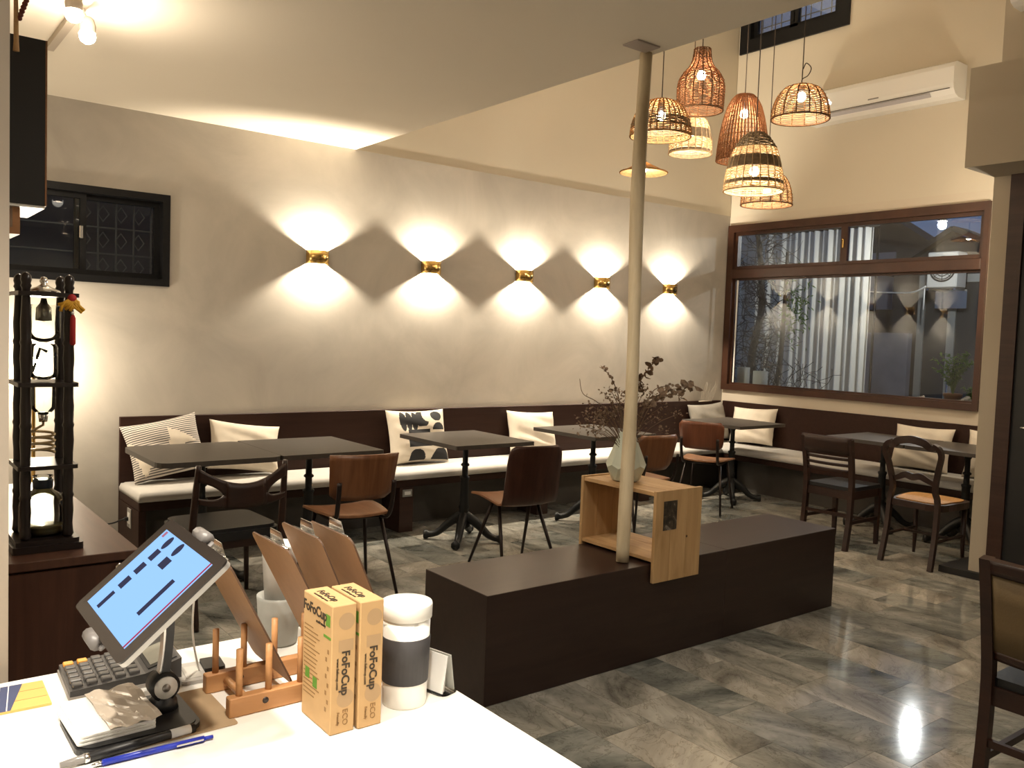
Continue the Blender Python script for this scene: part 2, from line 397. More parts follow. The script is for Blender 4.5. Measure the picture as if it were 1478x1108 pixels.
# ---- windows
def sash(parent, ax, c0, c1, a0, a1, z0, z1, w, m_, name='sash'):
    mb = MB()
    def bx(p0, p1, q0, q1): mb.box(p0, p1, c0, c1, q0, q1) if ax == 'y' else mb.box(c0, c1, p0, p1, q0, q1)
    bx(a0, a1, z0, z0 + w); bx(a0, a1, z1 - w, z1); bx(a0, a0 + w, z0 + w, z1 - w); bx(a1 - w, a1, z0 + w, z1 - w)
    return mb.build(name, m_, parent)
def pane(parent, ax, c, a0, a1, z0, z1, m_=None):
    mb = MB()
    if ax == 'y': mb.box(a0, a1, c, c + .004, z0, z1)
    else: mb.box(c, c + .004, a0, a1, z0, z1)
    return mb.build('pane', m_ or M_['pane'], parent)
# window_1: black sliding window in the back wall
w = thing('window_1', None, None, (0, 0, 0)); w['kind'] = 'structure'
sash(w, 'y', YB - .02, YB + .12, *W1, .045, M_['blackframe'], 'window_frame')
xm = 1.16
s1 = sash(w, 'y', YB + .02, YB + .055, W1[0] + .045, xm + .03, W1[2] + .045, W1[3] - .045, .035, M_['blackframe'])
s2 = sash(w, 'y', YB + .06, YB + .095, xm - .03, W1[1] - .045, W1[2] + .045, W1[3] - .045, .035, M_['blackframe'])
pane(s1, 'y', YB + .036, W1[0] + .08, xm - .005, W1[2] + .08, W1[3] - .08); pane(s2, 'y', YB + .076, xm + .005, W1[1] - .08, W1[2] + .08, W1[3] - .08)
mb = MB(); mb.box(xm - .012, xm + .012, YB + .0, YB + .02, 1.99, 2.07, b=.004); mb.build('window_latch', M_['chrome'], w)
# security grille outside
g = MB()
for k in range(5): g.tube([(xm + .03 + k * .11, YB + .22, 1.70), (xm + .03 + k * .11, YB + .22, 2.34)], .006, 6)
for k in range(4): g.tube([(.6, YB + .22, 1.75 + k * .17), (1.72, YB + .22, 1.75 + k * .17)], .006, 6)
for k in range(5):
    for j in range(3):
        cx, cz = xm + .06 + k * .11 - .03 + .03, 1.84 + j * .17
        g.tube([(cx + .035, YB + .22, cz), (cx, YB + .22, cz + .05), (cx - .035, YB + .22, cz), (cx, YB + .22, cz - .05)], .005, 5, closed=True)
g.build('window_grille', pmat('grey_painted_steel', (0.13, 0.135, 0.15), 0.5), w)
m = MB(); m.box(-.3, 2.6, 6.9, 7.0, 0, 4.2); struct('wall_neighbour', m, pmat('dark_render', (0.07, 0.075, 0.085), 0.9, var=.3, vscale=2))
# window_2: large wooden window
w = thing('window_2', None, None); w['kind'] = 'structure'
y0, y1, z0, z1 = W2; wd = M_['winwood']
mb = MB(); FW = .062
mb.box(XR - .035, XR + .10, y0, y1, z0, z0 + FW); mb.box(XR - .035, XR + .10, y0, y1, z1 - .075, z1)
mb.box(XR - .035, XR + .10, y0, y0 + .045, z0 + FW, z1 - .075); mb.box(XR - .035, XR + .10, y1 - .075, y1, z0 + FW, z1 - .075)
fr = mb.build('window_frame', wd, w)
mb = MB(); mb.box(XR - .045, XR + .09, y0 + .045, y1 - .075, 2.165, 2.262, b=.006); mb.build('transom', wd, w)
ym = 4.555
for (a, b_) in ((y0 + .045, ym + .022), (ym - .022 + .044, y1 - .075)):
    s = sash(w, 'x', XR + .0, XR + .04, a, b_, 2.262, z1 - .075, .034, wd); pane(s, 'x', XR + .02, a + .034, b_ - .034, 2.296, z1 - .109)
s = sash(w, 'x', XR + .01, XR + .05, y0 + .045, y1 - .075, z0 + FW, 2.165, .018, wd); pane(s, 'x', XR + .03, y0 + .063, y1 - .093, z0 + FW + .018, 2.147)
mb = MB(); mb.box(XR - .012, XR, ym + .02, ym + .035, 2.42, 2.50, b=.003); mb.ball((XR - .014, ym + .028, 2.50), .009, 8, 6); mb.build('window_latch', M_['brass'], w)
mb = MB(); mb.box(XR + .0, XR + .006, y1 - .135, y1 - .12, z0 + FW + .02, 2.15); mb.build('seal_strip', M_['white_plastic'], w)
# window_3: high black window
w = thing('window_3', None, None); w['kind'] = 'structure'
sash(w, 'x', XR - .02, XR + .12, *W3, .13, M_['blackframe'], 'window_frame')
ym = 5.28
for (a, b_) in ((W3[0] + .13, ym + .045), (ym - .045, W3[1] - .13)):
    s = sash(w, 'x', XR + .03, XR + .07, a, b_, W3[2] + .13, W3[3] - .13, .05, M_['blackframe']); pane(s, 'x', XR + .05, a + .04, b_ - .04, W3[2] + .17, W3[3] - .17)
g = MB()
for k in range(10): g.tube([(XR + .2, W3[0] + .1 + k * .115, W3[2]), (XR + .2, W3[0] + .1 + k * .115, W3[3])], .006, 6)
for k in range(3): g.tube([(XR + .2, W3[0], W3[2] + .16 + k * .14), (XR + .2, W3[1], W3[2] + .16 + k * .14)], .006, 6)
g.build('window_grille', pmat('blue_grey_steel', (0.20, 0.22, 0.25), 0.5), w)
# door in the partition (dark wood)
d = thing('door_1', None, None); d['kind'] = 'structure'
mb = MB(); mb.box(PX - .03, PX - .0005, 2.34, 2.43, 0.046, 2.69); mb.box(PX - .03, PX - .0005, 1.30, 2.34, 2.60, 2.69); mb.box(PX - .03, PX - .0005, 1.21, 1.30, .046, 2.69); mb.build('door_frame', M_['dkwood'], d)
mb = MB(); mb.box(PX - .012, PX - .0006, 1.30, 2.34, 0.047, 2.60); dl = mb.build('door_leaf', M_['black'], d)
mb = MB(); mb.tube([(PX - .02, 2.26, 1.02), (PX - .06, 2.26, 1.02), (PX - .06, 2.16, 1.02)], .009, 8); mb.build('door_handle', M_['chrome'], dl)
# ------------------------------------------------------------------ lamps
def bulb_mat(name, c, s):
    m = bpy.data.materials.new(name); m.use_nodes = True; nt = m.node_tree; nt.nodes.clear()
    t = nt.nodes.new('ShaderNodeBsdfTransparent'); e = nt.nodes.new('ShaderNodeEmission'); e.inputs[0].default_value = (*c, 1); e.inputs[1].default_value = s
    a = nt.nodes.new('ShaderNodeAddShader'); o = nt.nodes.new('ShaderNodeOutputMaterial')
    L(nt, t.outputs[0], a.inputs[0]); L(nt, e.outputs[0], a.inputs[1]); L(nt, a.outputs[0], o.inputs[0]); return m
M_['bulb'] = bulb_mat('glowing_bulb_glass', (1.0, 0.82, 0.58), 14.0)
M_['bulb_white'] = bulb_mat('white_bulb_glass', (1.0, 0.93, 0.80), 30.0)
# wall sconces: brass bands open above and below
SC = [(2.734, 'above the joined dining tables'), (3.715, 'above the black and white printed pillow'), (4.675, 'above the plain cream pillow beside the square table'),
      (5.606, 'above the dried flower arrangement'), (6.545, 'closest to the corner of the room')]
ring = [(-.082, 0.0), (-.082, -.03)] + [(-.082 * math.cos(PI * k / 12), -.03 - .055 * math.sin(PI * k / 12)) for k in range(1, 12)] + [(.082, -.03), (.082, 0.0)]
for k, (sx, where) in enumerate(SC):
    t = thing('wall_sconce', ['first', 'second', 'third', 'fourth', 'fifth'][k] + ' brass band sconce on the plaster wall counted from the small black window', 'wall lamp', (sx, YB - .001, 2.0), group='brass sconces on the plaster wall')
    mb = MB(); n = len(ring); vs = []
    for (z, off) in ((-.05, 0), (.05, 0), (.05, .004), (-.05, .004)):
        for (x, y) in ring:
            l = math.hypot(x, y) or 1; vs.append((x * (1 - off / .082), y * (1 - off / .085) if y < -.001 else 0, z))
    fs = []
    for a in range(4):
        b_ = (a + 1) % 4
        for i in range(n - 1): fs.append((a * n + i, b_ * n + i, b_ * n + i + 1, a * n + i + 1))
    mb.add(vs, fs, True); mb.build('brass_band', M_['brass'], t)
    mb = MB(); mb.box(-.05, .05, -.006, 0, -.035, .035, b=.002); mb.build('back_plate', M_['brass'], t)
    mb = MB(); mb.tube([(0, -.006, 0), (0, -.03, 0)], .010, 10); mb.build('socket', M_['white_plastic'], t)
    mb = MB(); mb.ball((0, -.047, 0), .017, 10, 8); mb.build('bulb', M_['bulb'], t)
    light('sconce_light', 'POINT', (0, -.047, 0), P_SCONCE, WARM2, t, .012)

# pendant lamps
M_['wick_red'] = translucent('reddish_rattan', (0.27, 0.13, 0.065), 0.30)
M_['wick_tan'] = translucent('tan_rattan', (0.37, 0.22, 0.105), 0.30)
M_['wick_pale'] = translucent('pale_rattan', (0.66, 0.52, 0.34), 0.40)
M_['wick_dark'] = translucent('dark_woven_band', (0.20, 0.155, 0.105), 0.15)
M_['wick_rib'] = translucent('dark_rattan_rib', (0.14, 0.075, 0.04), 0.1)
M_['cord'] = pmat('dark_cloth_cord', (0.05, 0.035, 0.025), 0.8)
def prof_at(prof, z):
    for (r0, z0), (r1, z1) in zip(prof, prof[1:]):
        lo, hi = min(z0, z1), max(z0, z1)
        if lo - 1e-9 <= z <= hi + 1e-9: return r0 + (r1 - r0) * ((z - z0) / (z1 - z0) if abs(z1 - z0) > 1e-9 else 0)
    return prof[-1][0]
def pendant(label, loc, prof, zones, ribs, ribmat, rib_r=.003, bulb_z=None, loop=False, solid=None):
    """prof: (r,z) from the bottom rim (z=0) up; zones: (z0,z1,material,spacing,strand radius) or spacing 0 = closed band"""
    t = thing('pendant_lamp', label, 'pendant lamp', loc, group='woven pendant lamps over the tables')
    H = prof[-1][1]
    for (za, zb, mk, sp, sr) in zones:
        mb = MB()
        if sp == 0:
            ps = [(prof_at(prof, za + (zb - za) * i / 6), za + (zb - za) * i / 6) for i in range(7)]
            mb.lathe(ps, 28, cap0=False, cap1=False); mb.lathe([(r - .006, z) for r, z in reversed(ps)], 28, cap0=False, cap1=False)
            mb.build('woven_band', M_[mk], t)
        else:
            n = max(1, int((zb - za) / sp))
            for i in range(n + 1):
                z = za + (zb - za) * i / n; r = prof_at(prof, z)
                pts = []
                for a in range(28):
                    an = 2 * PI * a / 28; rr = r + .0022 * (1 if (a + i) % 2 else -1) + random.uniform(-.001, .001)
                    pts.append((rr * math.cos(an), rr * math.sin(an), z + random.uniform(-.0015, .0015)))
                mb.tube(pts, sr, 4, True, False, 0, 1.0, True)
            mb.build('weave', M_[mk], t, kind='stuff')
    if ribs:
        zs = [p[1] for p in prof]; mb = MB()
        for k in range(ribs):
            an = 2 * PI * k / ribs
            fine = [(prof_at(prof, H * i / 16), H * i / 16) for i in range(17)]
            mb.tube([(r * math.cos(an), r * math.sin(an), z) for r, z in fine], rib_r, 4, True, True, 0, 1.6)
        mb.build('ribs', M_[ribmat], t, kind='stuff')
    if solid: 
        mb = MB(); mb.lathe(prof, 32, cap0=False, cap1=False); mb.lathe([(max(r - .005, .001), z - .002) for r, z in reversed(prof)], 32, cap0=False, cap1=False); mb.build('shade', M_[solid], t)
    mb = MB(); r0 = prof[0][0]; mb.tube([(r0 * math.cos(2 * PI * a / 28), r0 * math.sin(2 * PI * a / 28), 0) for a in range(28)], .006, 6, closed=True); mb.build('rim', M_[ribmat], t)
    bz = bulb_z if bulb_z is not None else H * .5
    mb = MB(); mb.lathe([(.018, H + .012), (.022, H - .005), (.019, bz + .03), (.015, bz + .028)], 12); mb.build('lamp_holder', M_['black'], t)
    mb = MB(); mb.lathe([(.0, bz - .034), (.018, bz - .03), (.030, bz - .012), (.031, bz + .004), (.022, bz + .022), (.014, bz + .03)], 12, cap0=False); mb.build('bulb', M_['bulb'], t)
    light('pendant_light', 'POINT', (0, 0, bz - .004), P_PEND, WARM, t, .03)
    mb = MB(); top = ZH - loc[2]
    if loop:
        mb.tube(spline([(0, 0, H), (0, 0, H + .04), (.035, -.02, H + .07), (.05, -.03, H + .12), (.02, -.01, H + .15), (0, 0, H + .11), (0, 0, H + .22), (0, 0, top)], 5), .0035, 6)
    else: mb.tube([(0, 0, H), (0, 0, top)], .0035, 6)
    mb.build('cord', M_['cord'], t)
    mb = MB(); mb.lathe([(.05, top - .03), (.05, top - .001)], 16); mb.build('ceiling_rose', M_['black'], t)
    return t
dome = lambda R, H, n=10, p=.9: [(R * math.cos(PI / 2 * (k / n) * .93) ** p, H * math.sin(PI / 2 * k / n)) for k in range(n + 1)]
pendant('wide flat dome pendant of brown rattan with a dark woven band', (4.204, 3.932, 2.81), dome(.197, .235),
        [(.0, .045, 'wick_tan', .011, .0034), (.05, .10, 'wick_dark', .009, .0045), (.115, .23, 'wick_tan', .014, .0030)], 30, 'wick_tan', .0036, .13)
pendant('bottle shaped pendant of reddish rattan lattice, highest of the cluster', (4.645, 3.988, 3.067),
        [(.155, 0), (.158, .06), (.16, .15), (.152, .2), (.125, .25), (.085, .29), (.066, .33), (.058, .38), (.055, .415)],
        [(.0, .415, 'wick_red', .0105, .0034)], 16, 'wick_rib', .0034, .24)
pendant('bell pendant banded in pale and dark weave with a dark hem', (5.174, 4.519, 2.933),
        [(.165, 0), (.163, .04), (.158, .1), (.145, .17), (.12, .24), (.08, .29)],
        [(.0, .022, 'wick_dark', 0, 0), (.03, .10, 'wick_pale', .009, .0036), (.105, .175, 'wick_dark', 0, 0), (.18, .285, 'wick_pale', .009, .0036)], 20, 'wick_pale', .003, .17)
pendant('flat wide cone pendant with a solid brown shade', (4.82, 4.664, 2.758),
        [(.18, 0), (.12, .03), (.06, .058), (.02, .08)], [], 0, 'wick_tan', bulb_z=.035, solid='wick_tan')
pendant('tall tapering pendant of upright reddish rattan sticks', (5.184, 4.031, 2.815),
        [(.185, 0), (.178, .1), (.165, .2), (.145, .3), (.118, .39), (.085, .45), (.06, .47)],
        [(.0, .11, 'wick_red', .0095, .0038), (.12, .165, 'wick_tan', .02, .003), (.17, .46, 'wick_red', .03, .0026)], 44, 'wick_red', .0042, .34)
pendant('large bell pendant with pale weave between broad dark bands', (4.681, 3.538, 2.475),
        [(.19, 0), (.188, .05), (.178, .12), (.16, .2), (.13, .28), (.09, .34), (.055, .37)],
        [(.04, .062, 'wick_dark', 0, 0), (.0, .035, 'wick_pale', .009, .0034), (.068, .135, 'wick_pale', .0095, .0034), (.14, .215, 'wick_dark', 0, 0), (.22, .27, 'wick_pale', .009, .0038), (.275, .37, 'wick_dark', .010, .0052)], 22, 'wick_pale', .003, .13)
pendant('tan rattan dome pendant on a straight cord', (5.511, 4.039, 2.534), dome(.189, .24, 10, .7),
        [(.0, .235, 'wick_tan', .0115, .0034)], 16, 'wick_rib', .0036, .12)
pendant('open tan rattan dome pendant with a loop in its cord', (5.112, 3.509, 3.011), dome(.19, .225, 10, .8),
        [(.0, .22, 'wick_tan', .0125, .0032)], 14, 'wick_rib', .0038, .15, loop=True)

# track lamps under the low ceiling near the black window
M_['track'] = pmat('cream_track_metal', (0.45, 0.38, 0.30), 0.5)
t = thing('track_light', 'pale ceiling track with two glowing spotlights beside the black wall cabinet', 'track light', (0.80, 4.4, ZC))
mb = MB(); mb.box(-.018, .018, -1.1, .45, -.03, -.0005); mb.build('track', M_['track'], t)
for (dx, dy) in ((-.08, -.55), (.02, -.30)):
    mb = MB(); mb.tube([(0, dy, -.03), (dx * .6, dy, -.07)], .008, 8); mb.lathe([(.030, -.13), (.034, -.10), (.026, -.07), (.012, -.06)], 14, (dx, dy, 0), cap0=False); mb.build('spot_head', M_['track'], t)
    mb = MB(); mb.ball((dx, dy, -.14), .034, 12, 8); mb.build('bulb', M_['bulb_white'], t)
    light('track_spot_light', 'POINT', (dx, dy, -.14), P_TRACK * .16, WARM, t, .03)
def downlight(label, loc, power, spot, col=NEUT, aim=(0, 0, -1), r=.05):  # ceiling lamp out of view, assumed for the light it gives
    t = thing('assumed_ceiling_spotlight', label, 'spotlight', loc)
    d = Vector(aim).normalized(); q = d.to_track_quat('-Z', 'Y').to_euler()
    mb = MB(); mb.tube([(0, 0, -.0005), (0, 0, -.06)], .012, 8); mb.tube([Vector((0, 0, -.07)) - d * .03, Vector((0, 0, -.07)) + d * .09], [.03, .045], 14, caps=False); mb.build('spot_head', M_['track'], t)
    mb = MB(); mb.ball(Vector((0, 0, -.07)) + d * .05, .025, 10, 8); mb.build('bulb', M_['bulb_white'], t)
    light('assumed_spot_light', 'SPOT', Vector((0, 0, -.07)) + d * .095, power, col, t, r, q, spot, .6)
downlight('assumed ceiling spotlight aimed down at the white counter top', (-.25, 0.95, ZC), P_CNT, .95, NEUT, (.30, .08, -1))  # assumed source of the counter's brightness
downlight('assumed ceiling spotlight aimed at the cup end of the white counter', (.25, 0.45, ZC), P_CNT, .85, NEUT, (.16, .22, -1))
for (lx, ly, nm) in ((2.2, 0.6, 'over the open floor before the counter'), (1.7, 2.1, 'over the gap beside the dark platform'), (-1.2, 0.2, 'over the working side of the counter'), (2.4, -1.4, 'near the front wall of the room')):  # unseen lamps added for ambient light
    downlight('assumed round ceiling spotlight ' + nm, (lx, ly, ZC), P_CEIL, 2.95, NEUT)
# unseen lamp, assumed from the wall glow behind the drip tower
t = thing('assumed_floor_lamp', 'assumed slim floor lamp with a glowing globe behind the drip tower', 'floor lamp', (0.86, 5.66, 0.0))
mb = MB(); mb.lathe([(.12, 0.0005), (.12, .015), (.012, .022), (.010, 1.13), (.02, 1.14)], 16); mb.build('lamp_stem', M_['brass'], t)
mb = MB(); mb.ball((0, 0, 1.20), .06, 14, 10); mb.build('globe', M_['bulb'], t)
light('assumed_tower_light', 'POINT', (0, 0, 1.20), P_TOWER, WARM2, t, .055)
# unseen globe lamp, assumed on the partition's end to light the window corner
t = thing('assumed_wall_lamp', 'assumed globe wall lamp on the far end of the partition wall', 'wall lamp', (6.75, PYE + .0005, 2.30))
mb = MB(); mb.lathe([(.05, 0), (.05, .012), (.012, .016), (.010, .07)], 16); mb.build('lamp_arm', M_['brass'], t, rot=(-PI / 2, 0, 0))
mb = MB(); mb.ball((0, .12, 0), .05, 14, 10); mb.build('globe', M_['bulb'], t)
light('assumed_partition_light', 'POINT', (0, .12, 0), P_WALL, WARM2, t, .045)

# ------------------------------------------------------------------ bench along both walls
BF, BX = 5.42, 6.90
t = thing('wall_bench', 'dark brown built-in bench running along the plaster wall', 'bench', (0, 0, 0))
mb = MB(); mb.box(1.388, XR - .05, BF, YB - .035, .335, .39, b=.004); mb.build('seat_board', M_['benchwood'], t)
mb = MB(); mb.box(1.388, XR - .05, YB - .03, YB - .001, .001, .866, b=.003); mb.build('backrest', M_['benchwood'], t)
mb = MB(); mb.box(1.388, 1.43, BF + .003, YB - .032, .001, .334); e = mb.build('end_panel', M_['benchwood'], t)
mb = MB(); mb.box(1.43, XR - .06, 5.69, 5.71, .001, .334); mb.build('kick_panel', pmat('grey_brown_panel', (0.085, 0.075, 0.065), 0.6, var=.1), t)
for x in (3.205, 4.52, 5.75):
    mb = MB(); mb.box(x, x + .115, BF + .004, 5.689, .001, .334); p = mb.build('support_panel', M_['dkwood'], t)
    if x < 4:
        mb = MB(); mb.box(x + .02, x + .10, BF - .006, BF + .004, .265, .318, b=.002); s = mb.build('socket_plate', pmat('grey_socket', (0.28, 0.27, 0.25), 0.4), p)
        mb = MB(); mb.box(x + .035, x + .085, BF - .008, BF - .006, .28, .305); mb.build('socket_face', M_['white_plastic'], p)
mb = MB(); mb.box(1.381, 1.388, 5.585, 5.665, .20, .32, b=.002); mb.build('socket_plate', pmat('grey_socket_plate', (0.30, 0.29, 0.27), 0.4), e)
mb = MB(); mb.box(1.379, 1.381, 5.60, 5.65, .225, .295); mb.build('socket_face', M_['white_plastic'], e)
mb = MB(); mb.tube(spline([(1.37, 5.63, .255), (1.345, 5.64, .25), (1.30, 5.70, .22), (1.22, 5.80, .19), (1.05, 5.86, .10), (.9, 5.88, .02)], 5), .005, 6); c = mb.box(1.355, 1.379, 5.618, 5.642, .243, .267, b=.003)
mb.build('power_cord', M_['black'], label='black plug and cord in the socket at the bench end', cat='cord')
t = thing('wall_bench', 'dark brown built-in bench running under the large wooden window', 'bench', (0, 0, 0))
mb = MB(); mb.box(BX, XR - .035, PYE + .003, BF - .002, .335, .39, b=.004); mb.build('seat_board', M_['benchwood'], t)
mb = MB(); mb.box(XR - .03, XR - .001, PYE + .003, YB - .035, .001, .866, b=.003); mb.build('backrest', M_['benchwood'], t)
mb = MB(); mb.box(7.14, 7.16, PYE + .003, BF - .002, .001, .334); mb.build('kick_panel', pmat('grey_brown_panel_side', (0.085, 0.075, 0.065), 0.6, var=.1), t)
def soft_slab(x0, x1, y0, y1, z0, z1, nx, ny, r=.03):
    mb = MB(); X = [x0, x0 + r * .3, x0 + r] + [x0 + r + (x1 - x0 - 2 * r) * i / nx for i in range(1, nx)] + [x1 - r, x1 - r * .3, x1]
    Y = [y0, y0 + r * .3, y0 + r] + [y0 + r + (y1 - y0 - 2 * r) * i / ny for i in range(1, ny)] + [y1 - r, y1 - r * .3, y1]
    def edge(v, lo, hi):
        d = min(v - lo, hi - v); return 1.0 if d >= r else math.sqrt(max(0, 1 - (1 - d / r) ** 2))
    top = []; 
    for y in Y:
        row = []
        for x in X:
            e = min(edge(x, x0, x1), edge(y, y0, y1)); row.append((x, y, z0 + .012 + (z1 - z0 - .012) * (.35 + .65 * e) + .002 * math.sin(9 * x) * math.sin(7 * y)))
        top.append(row)
    R, C = len(Y), len(X); vs = [p for row in top for p in row] + [(x, y, z0) for y in Y for x in X]; N = R * C; fs = []
    for i in range(R - 1):
        for j in range(C - 1):
            a, b_, c, d = i * C + j, i * C + j + 1, (i + 1) * C + j + 1, (i + 1) * C + j; fs += [(a, b_, c, d), (d + N, c + N, b_ + N, a + N)]
    rg = [(0, j) for j in range(C)] + [(i, C - 1) for i in range(1, R)] + [(R - 1, j) for j in range(C - 2, -1, -1)] + [(i, 0) for i in range(R - 2, 0, -1)]
    for k in range(len(rg)):
        a = rg[k]; b_ = rg[(k + 1) % len(rg)]; ia, ib = a[0] * C + a[1], b_[0] * C + b_[1]; fs.append((ib, ia, ia + N, ib + N))
    mb.add(vs, fs, True); return mb
soft_slab(1.384, 6.885, BF - .008, YB - .036, .391, .448, 60, 6).build('bench_cushion', M_['cushion'], label='long white seat cushion on the bench by the plaster wall', cat='cushion')
soft_slab(BX - .008, XR - .036, PYE + .01, YB - .04, .391, .448, 6, 40).build('bench_cushion', M_['cushion'], label='white seat cushion on the bench under the window', cat='cushion')

# ------------------------------------------------------------------ pillows
def pillow(name, label, w, h, th, loc, rz, tilt, m_, roll=0.0, mats=None, pattern=None, n=26, sag=.02, seed=0):
    rnd = random.Random(seed); ph = [rnd.uniform(0, 6) for _ in range(6)]; mb = MB(); vs = []
    for side in (1, -1):
        for i in range(n + 1):
            for j in range(n + 1):
                u, v = -1 + 2 * j / n, -1 + 2 * i / n
                px = u * w / 2 * (1 - .07 * (1 - u * u) * 0 - .075 * (1 - v * v) * abs(u) ** 2); pz = v * h / 2 * (1 - .075 * (1 - u * u) * abs(v) ** 2)
                f = max(0, (1 - u ** 4) * (1 - v ** 4)) ** .55
                wr = .010 * math.sin(5 * u + 3 * v + ph[0]) * math.sin(4 * v - 2 * u + ph[1]) + .006 * math.sin(13 * v + 5 * u + ph[2]) * (1 - v) * .6
                d = f * (th / 2 + wr * f) + .0015
                bulge = sag * (1 - v) * (.5) * (1 - u * u)
                vs.append((px, -side * (d + (bulge if side == 1 else 0) * f), pz))
    N = (n + 1) ** 2; fs = []; mi = []
    for s in (0, 1):
        for i in range(n):
            for j in range(n):
                a = s * N + i * (n + 1) + j; q = (a, a + 1, a + n + 2, a + n + 1)
                fs.append(q if s == 0 else tuple(reversed(q))); mi.append(pattern(-1 + (2 * j + 1) / n, -1 + (2 * i + 1) / n) if (pattern and s == 0) else 0)
    ringi = [(0, j) for j in range(n)] + [(i, n) for i in range(n)] + [(n, j) for j in range(n, 0, -1)] + [(i, 0) for i in range(n, 0, -1)]
    for k in range(len(ringi)):
        a = ringi[k]; b_ = ringi[(k + 1) % len(ringi)]; ia, ib = a[0] * (n + 1) + a[1], b_[0] * (n + 1) + b_[1]
        fs.append((ib, ia, ia + N, ib + N)); mi.append(0)
    mb.add(vs, fs, True); mb.mi = mi
    o = mb.build(name, mats or m_, label=label, cat='pillow')
    o.matrix_world = Matrix.Translation(loc) @ Matrix.Rotation(rz, 4, 'Z') @ Matrix.Rotation(tilt, 4, 'X') @ Matrix.Rotation(roll, 4, 'Y') @ Matrix.Translation((0, 0, 0))
    co = [o.matrix_world @ v.co for v in o.data.vertices]
    dz = .450 - min(c.z for c in co)
    ax = 0 if abs(rz) > 1 else 1; lim = (XR - .034) if ax == 0 else (YB - .034); d = lim - max(c[ax] for c in co)
    mv = Vector((0, 0, dz)); mv[ax] = d if (d < 0 or d > .02) else 0
    o.matrix_world = Matrix.Translation(mv) @ o.matrix_world
    return o
# striped fabric
m, nt, b = newmat('striped_pillow_fabric'); v = coord(nt, 'Object'); wv = nt.nodes.new('ShaderNodeTexWave'); wv.bands_direction = 'Z'; wv.inputs['Scale'].default_value = 22
L(nt, v, wv.inputs['Vector']); L(nt, ramp(nt, wv.outputs['Fac'], [(0.38, (0.10, 0.09, 0.085)), (0.55, (0.66, 0.60, 0.53))]), b.inputs['Base Color']); b.inputs['Roughness'].default_value = .95
M_['striped'] = m
def tri(p, a, b_, c):
    s = lambda p, q, r: (p[0] - r[0]) * (q[1] - r[1]) - (q[0] - r[0]) * (p[1] - r[1])
    d = (s(p, a, b_), s(p, b_, c), s(p, c, a)); return not (min(d) < 0 and max(d) > 0)
pat1 = lambda u, v: 1 if (tri((u, v), (.12, .62), (.05, -.1), (.85, -.05)) or tri((u, v), (-1.0, .35), (-.3, -.2), (-.75, -.95)) or tri((u, v), (-.2, -.35), (.55, -.2), (.1, -.85))) else 0
pillow('throw_pillow', 'striped throw pillow with cream triangles leaning at the bench end', .48, .39, .14, (1.64, 5.66, .645), -.08, -.38, None, -.19, [M_['striped'], M_['cream_fab']], pat1, 40, seed=1)
pillow('throw_pillow', 'plain cream throw pillow behind the two joined tables', .50, .345, .13, (2.17, 5.69, .615), .03, -.36, M_['cream_fab'], .15, seed=2)
def pat3(u, v):
    el = lambda cx, cy, rx, ry: ((u - cx) / rx) ** 2 + ((v - cy) / ry) ** 2 < 1
    if el(.58, .72, .22, .20): return 1
    if v > .18 and el(.62, .18, .26, .28): return 1
    if v < -.05 and v > -.42 and el(.72, -.42, .34, .36): return 1
    if v > -.95 and v < -.5 and (el(-.22, -.86, .27, .36) or el(.62, -.9, .34, .42)): return 1
    if -.5 < u < .28 and (-.42 < v < -.14 or -.08 < v < .22): return 1
    for k in range(3):
        c = -.62 + k * .2
        if el(c + .02, .55, .11, .38): return 1
    if .32 < v < .95 and el(.05, .62, .22, .34) and not el(.27, .74, .2, .25): return 1
    return 0
pillow('throw_pillow', 'white throw pillow printed with bold black shapes', .53, .43, .15, (3.56, 5.68, .655), .0, -.26, None, .0, [M_['cream_fab'], M_['black_print']], pat3, 110, seed=3)
pillow('throw_pillow', 'plain cream throw pillow between two single tables along the plaster wall', .51, .375, .14, (4.735, 5.68, .625), -.02, -.28, M_['cream_fab'], .05, seed=4)
pillow('throw_pillow', 'grey throw pillow in the corner of the bench', .50, .40, .14, (7.10, 5.66, .64), -.10, -.30, M_['grey_fab'], -.06, seed=5)
pillow('throw_pillow', 'cream throw pillow beside the grey one in the bench corner', .52, .38, .14, (7.24, 5.40, .630), -PI / 2 + .03, -.24, M_['cream_fab'], -.04, seed=6)
pillow('throw_pillow', 'cream throw pillow on the window bench facing the curved back chair', .51, .385, .14, (7.24, 3.65, .635), -PI / 2, -.26, M_['cream_fab'], .0, seed=7)
pillow('throw_pillow', 'cream throw pillow nearest the partition wall on the window bench', .50, .40, .14, (7.24, 3.03, .63), -PI / 2, -.26, M_['cream_fab'], .0, seed=8)

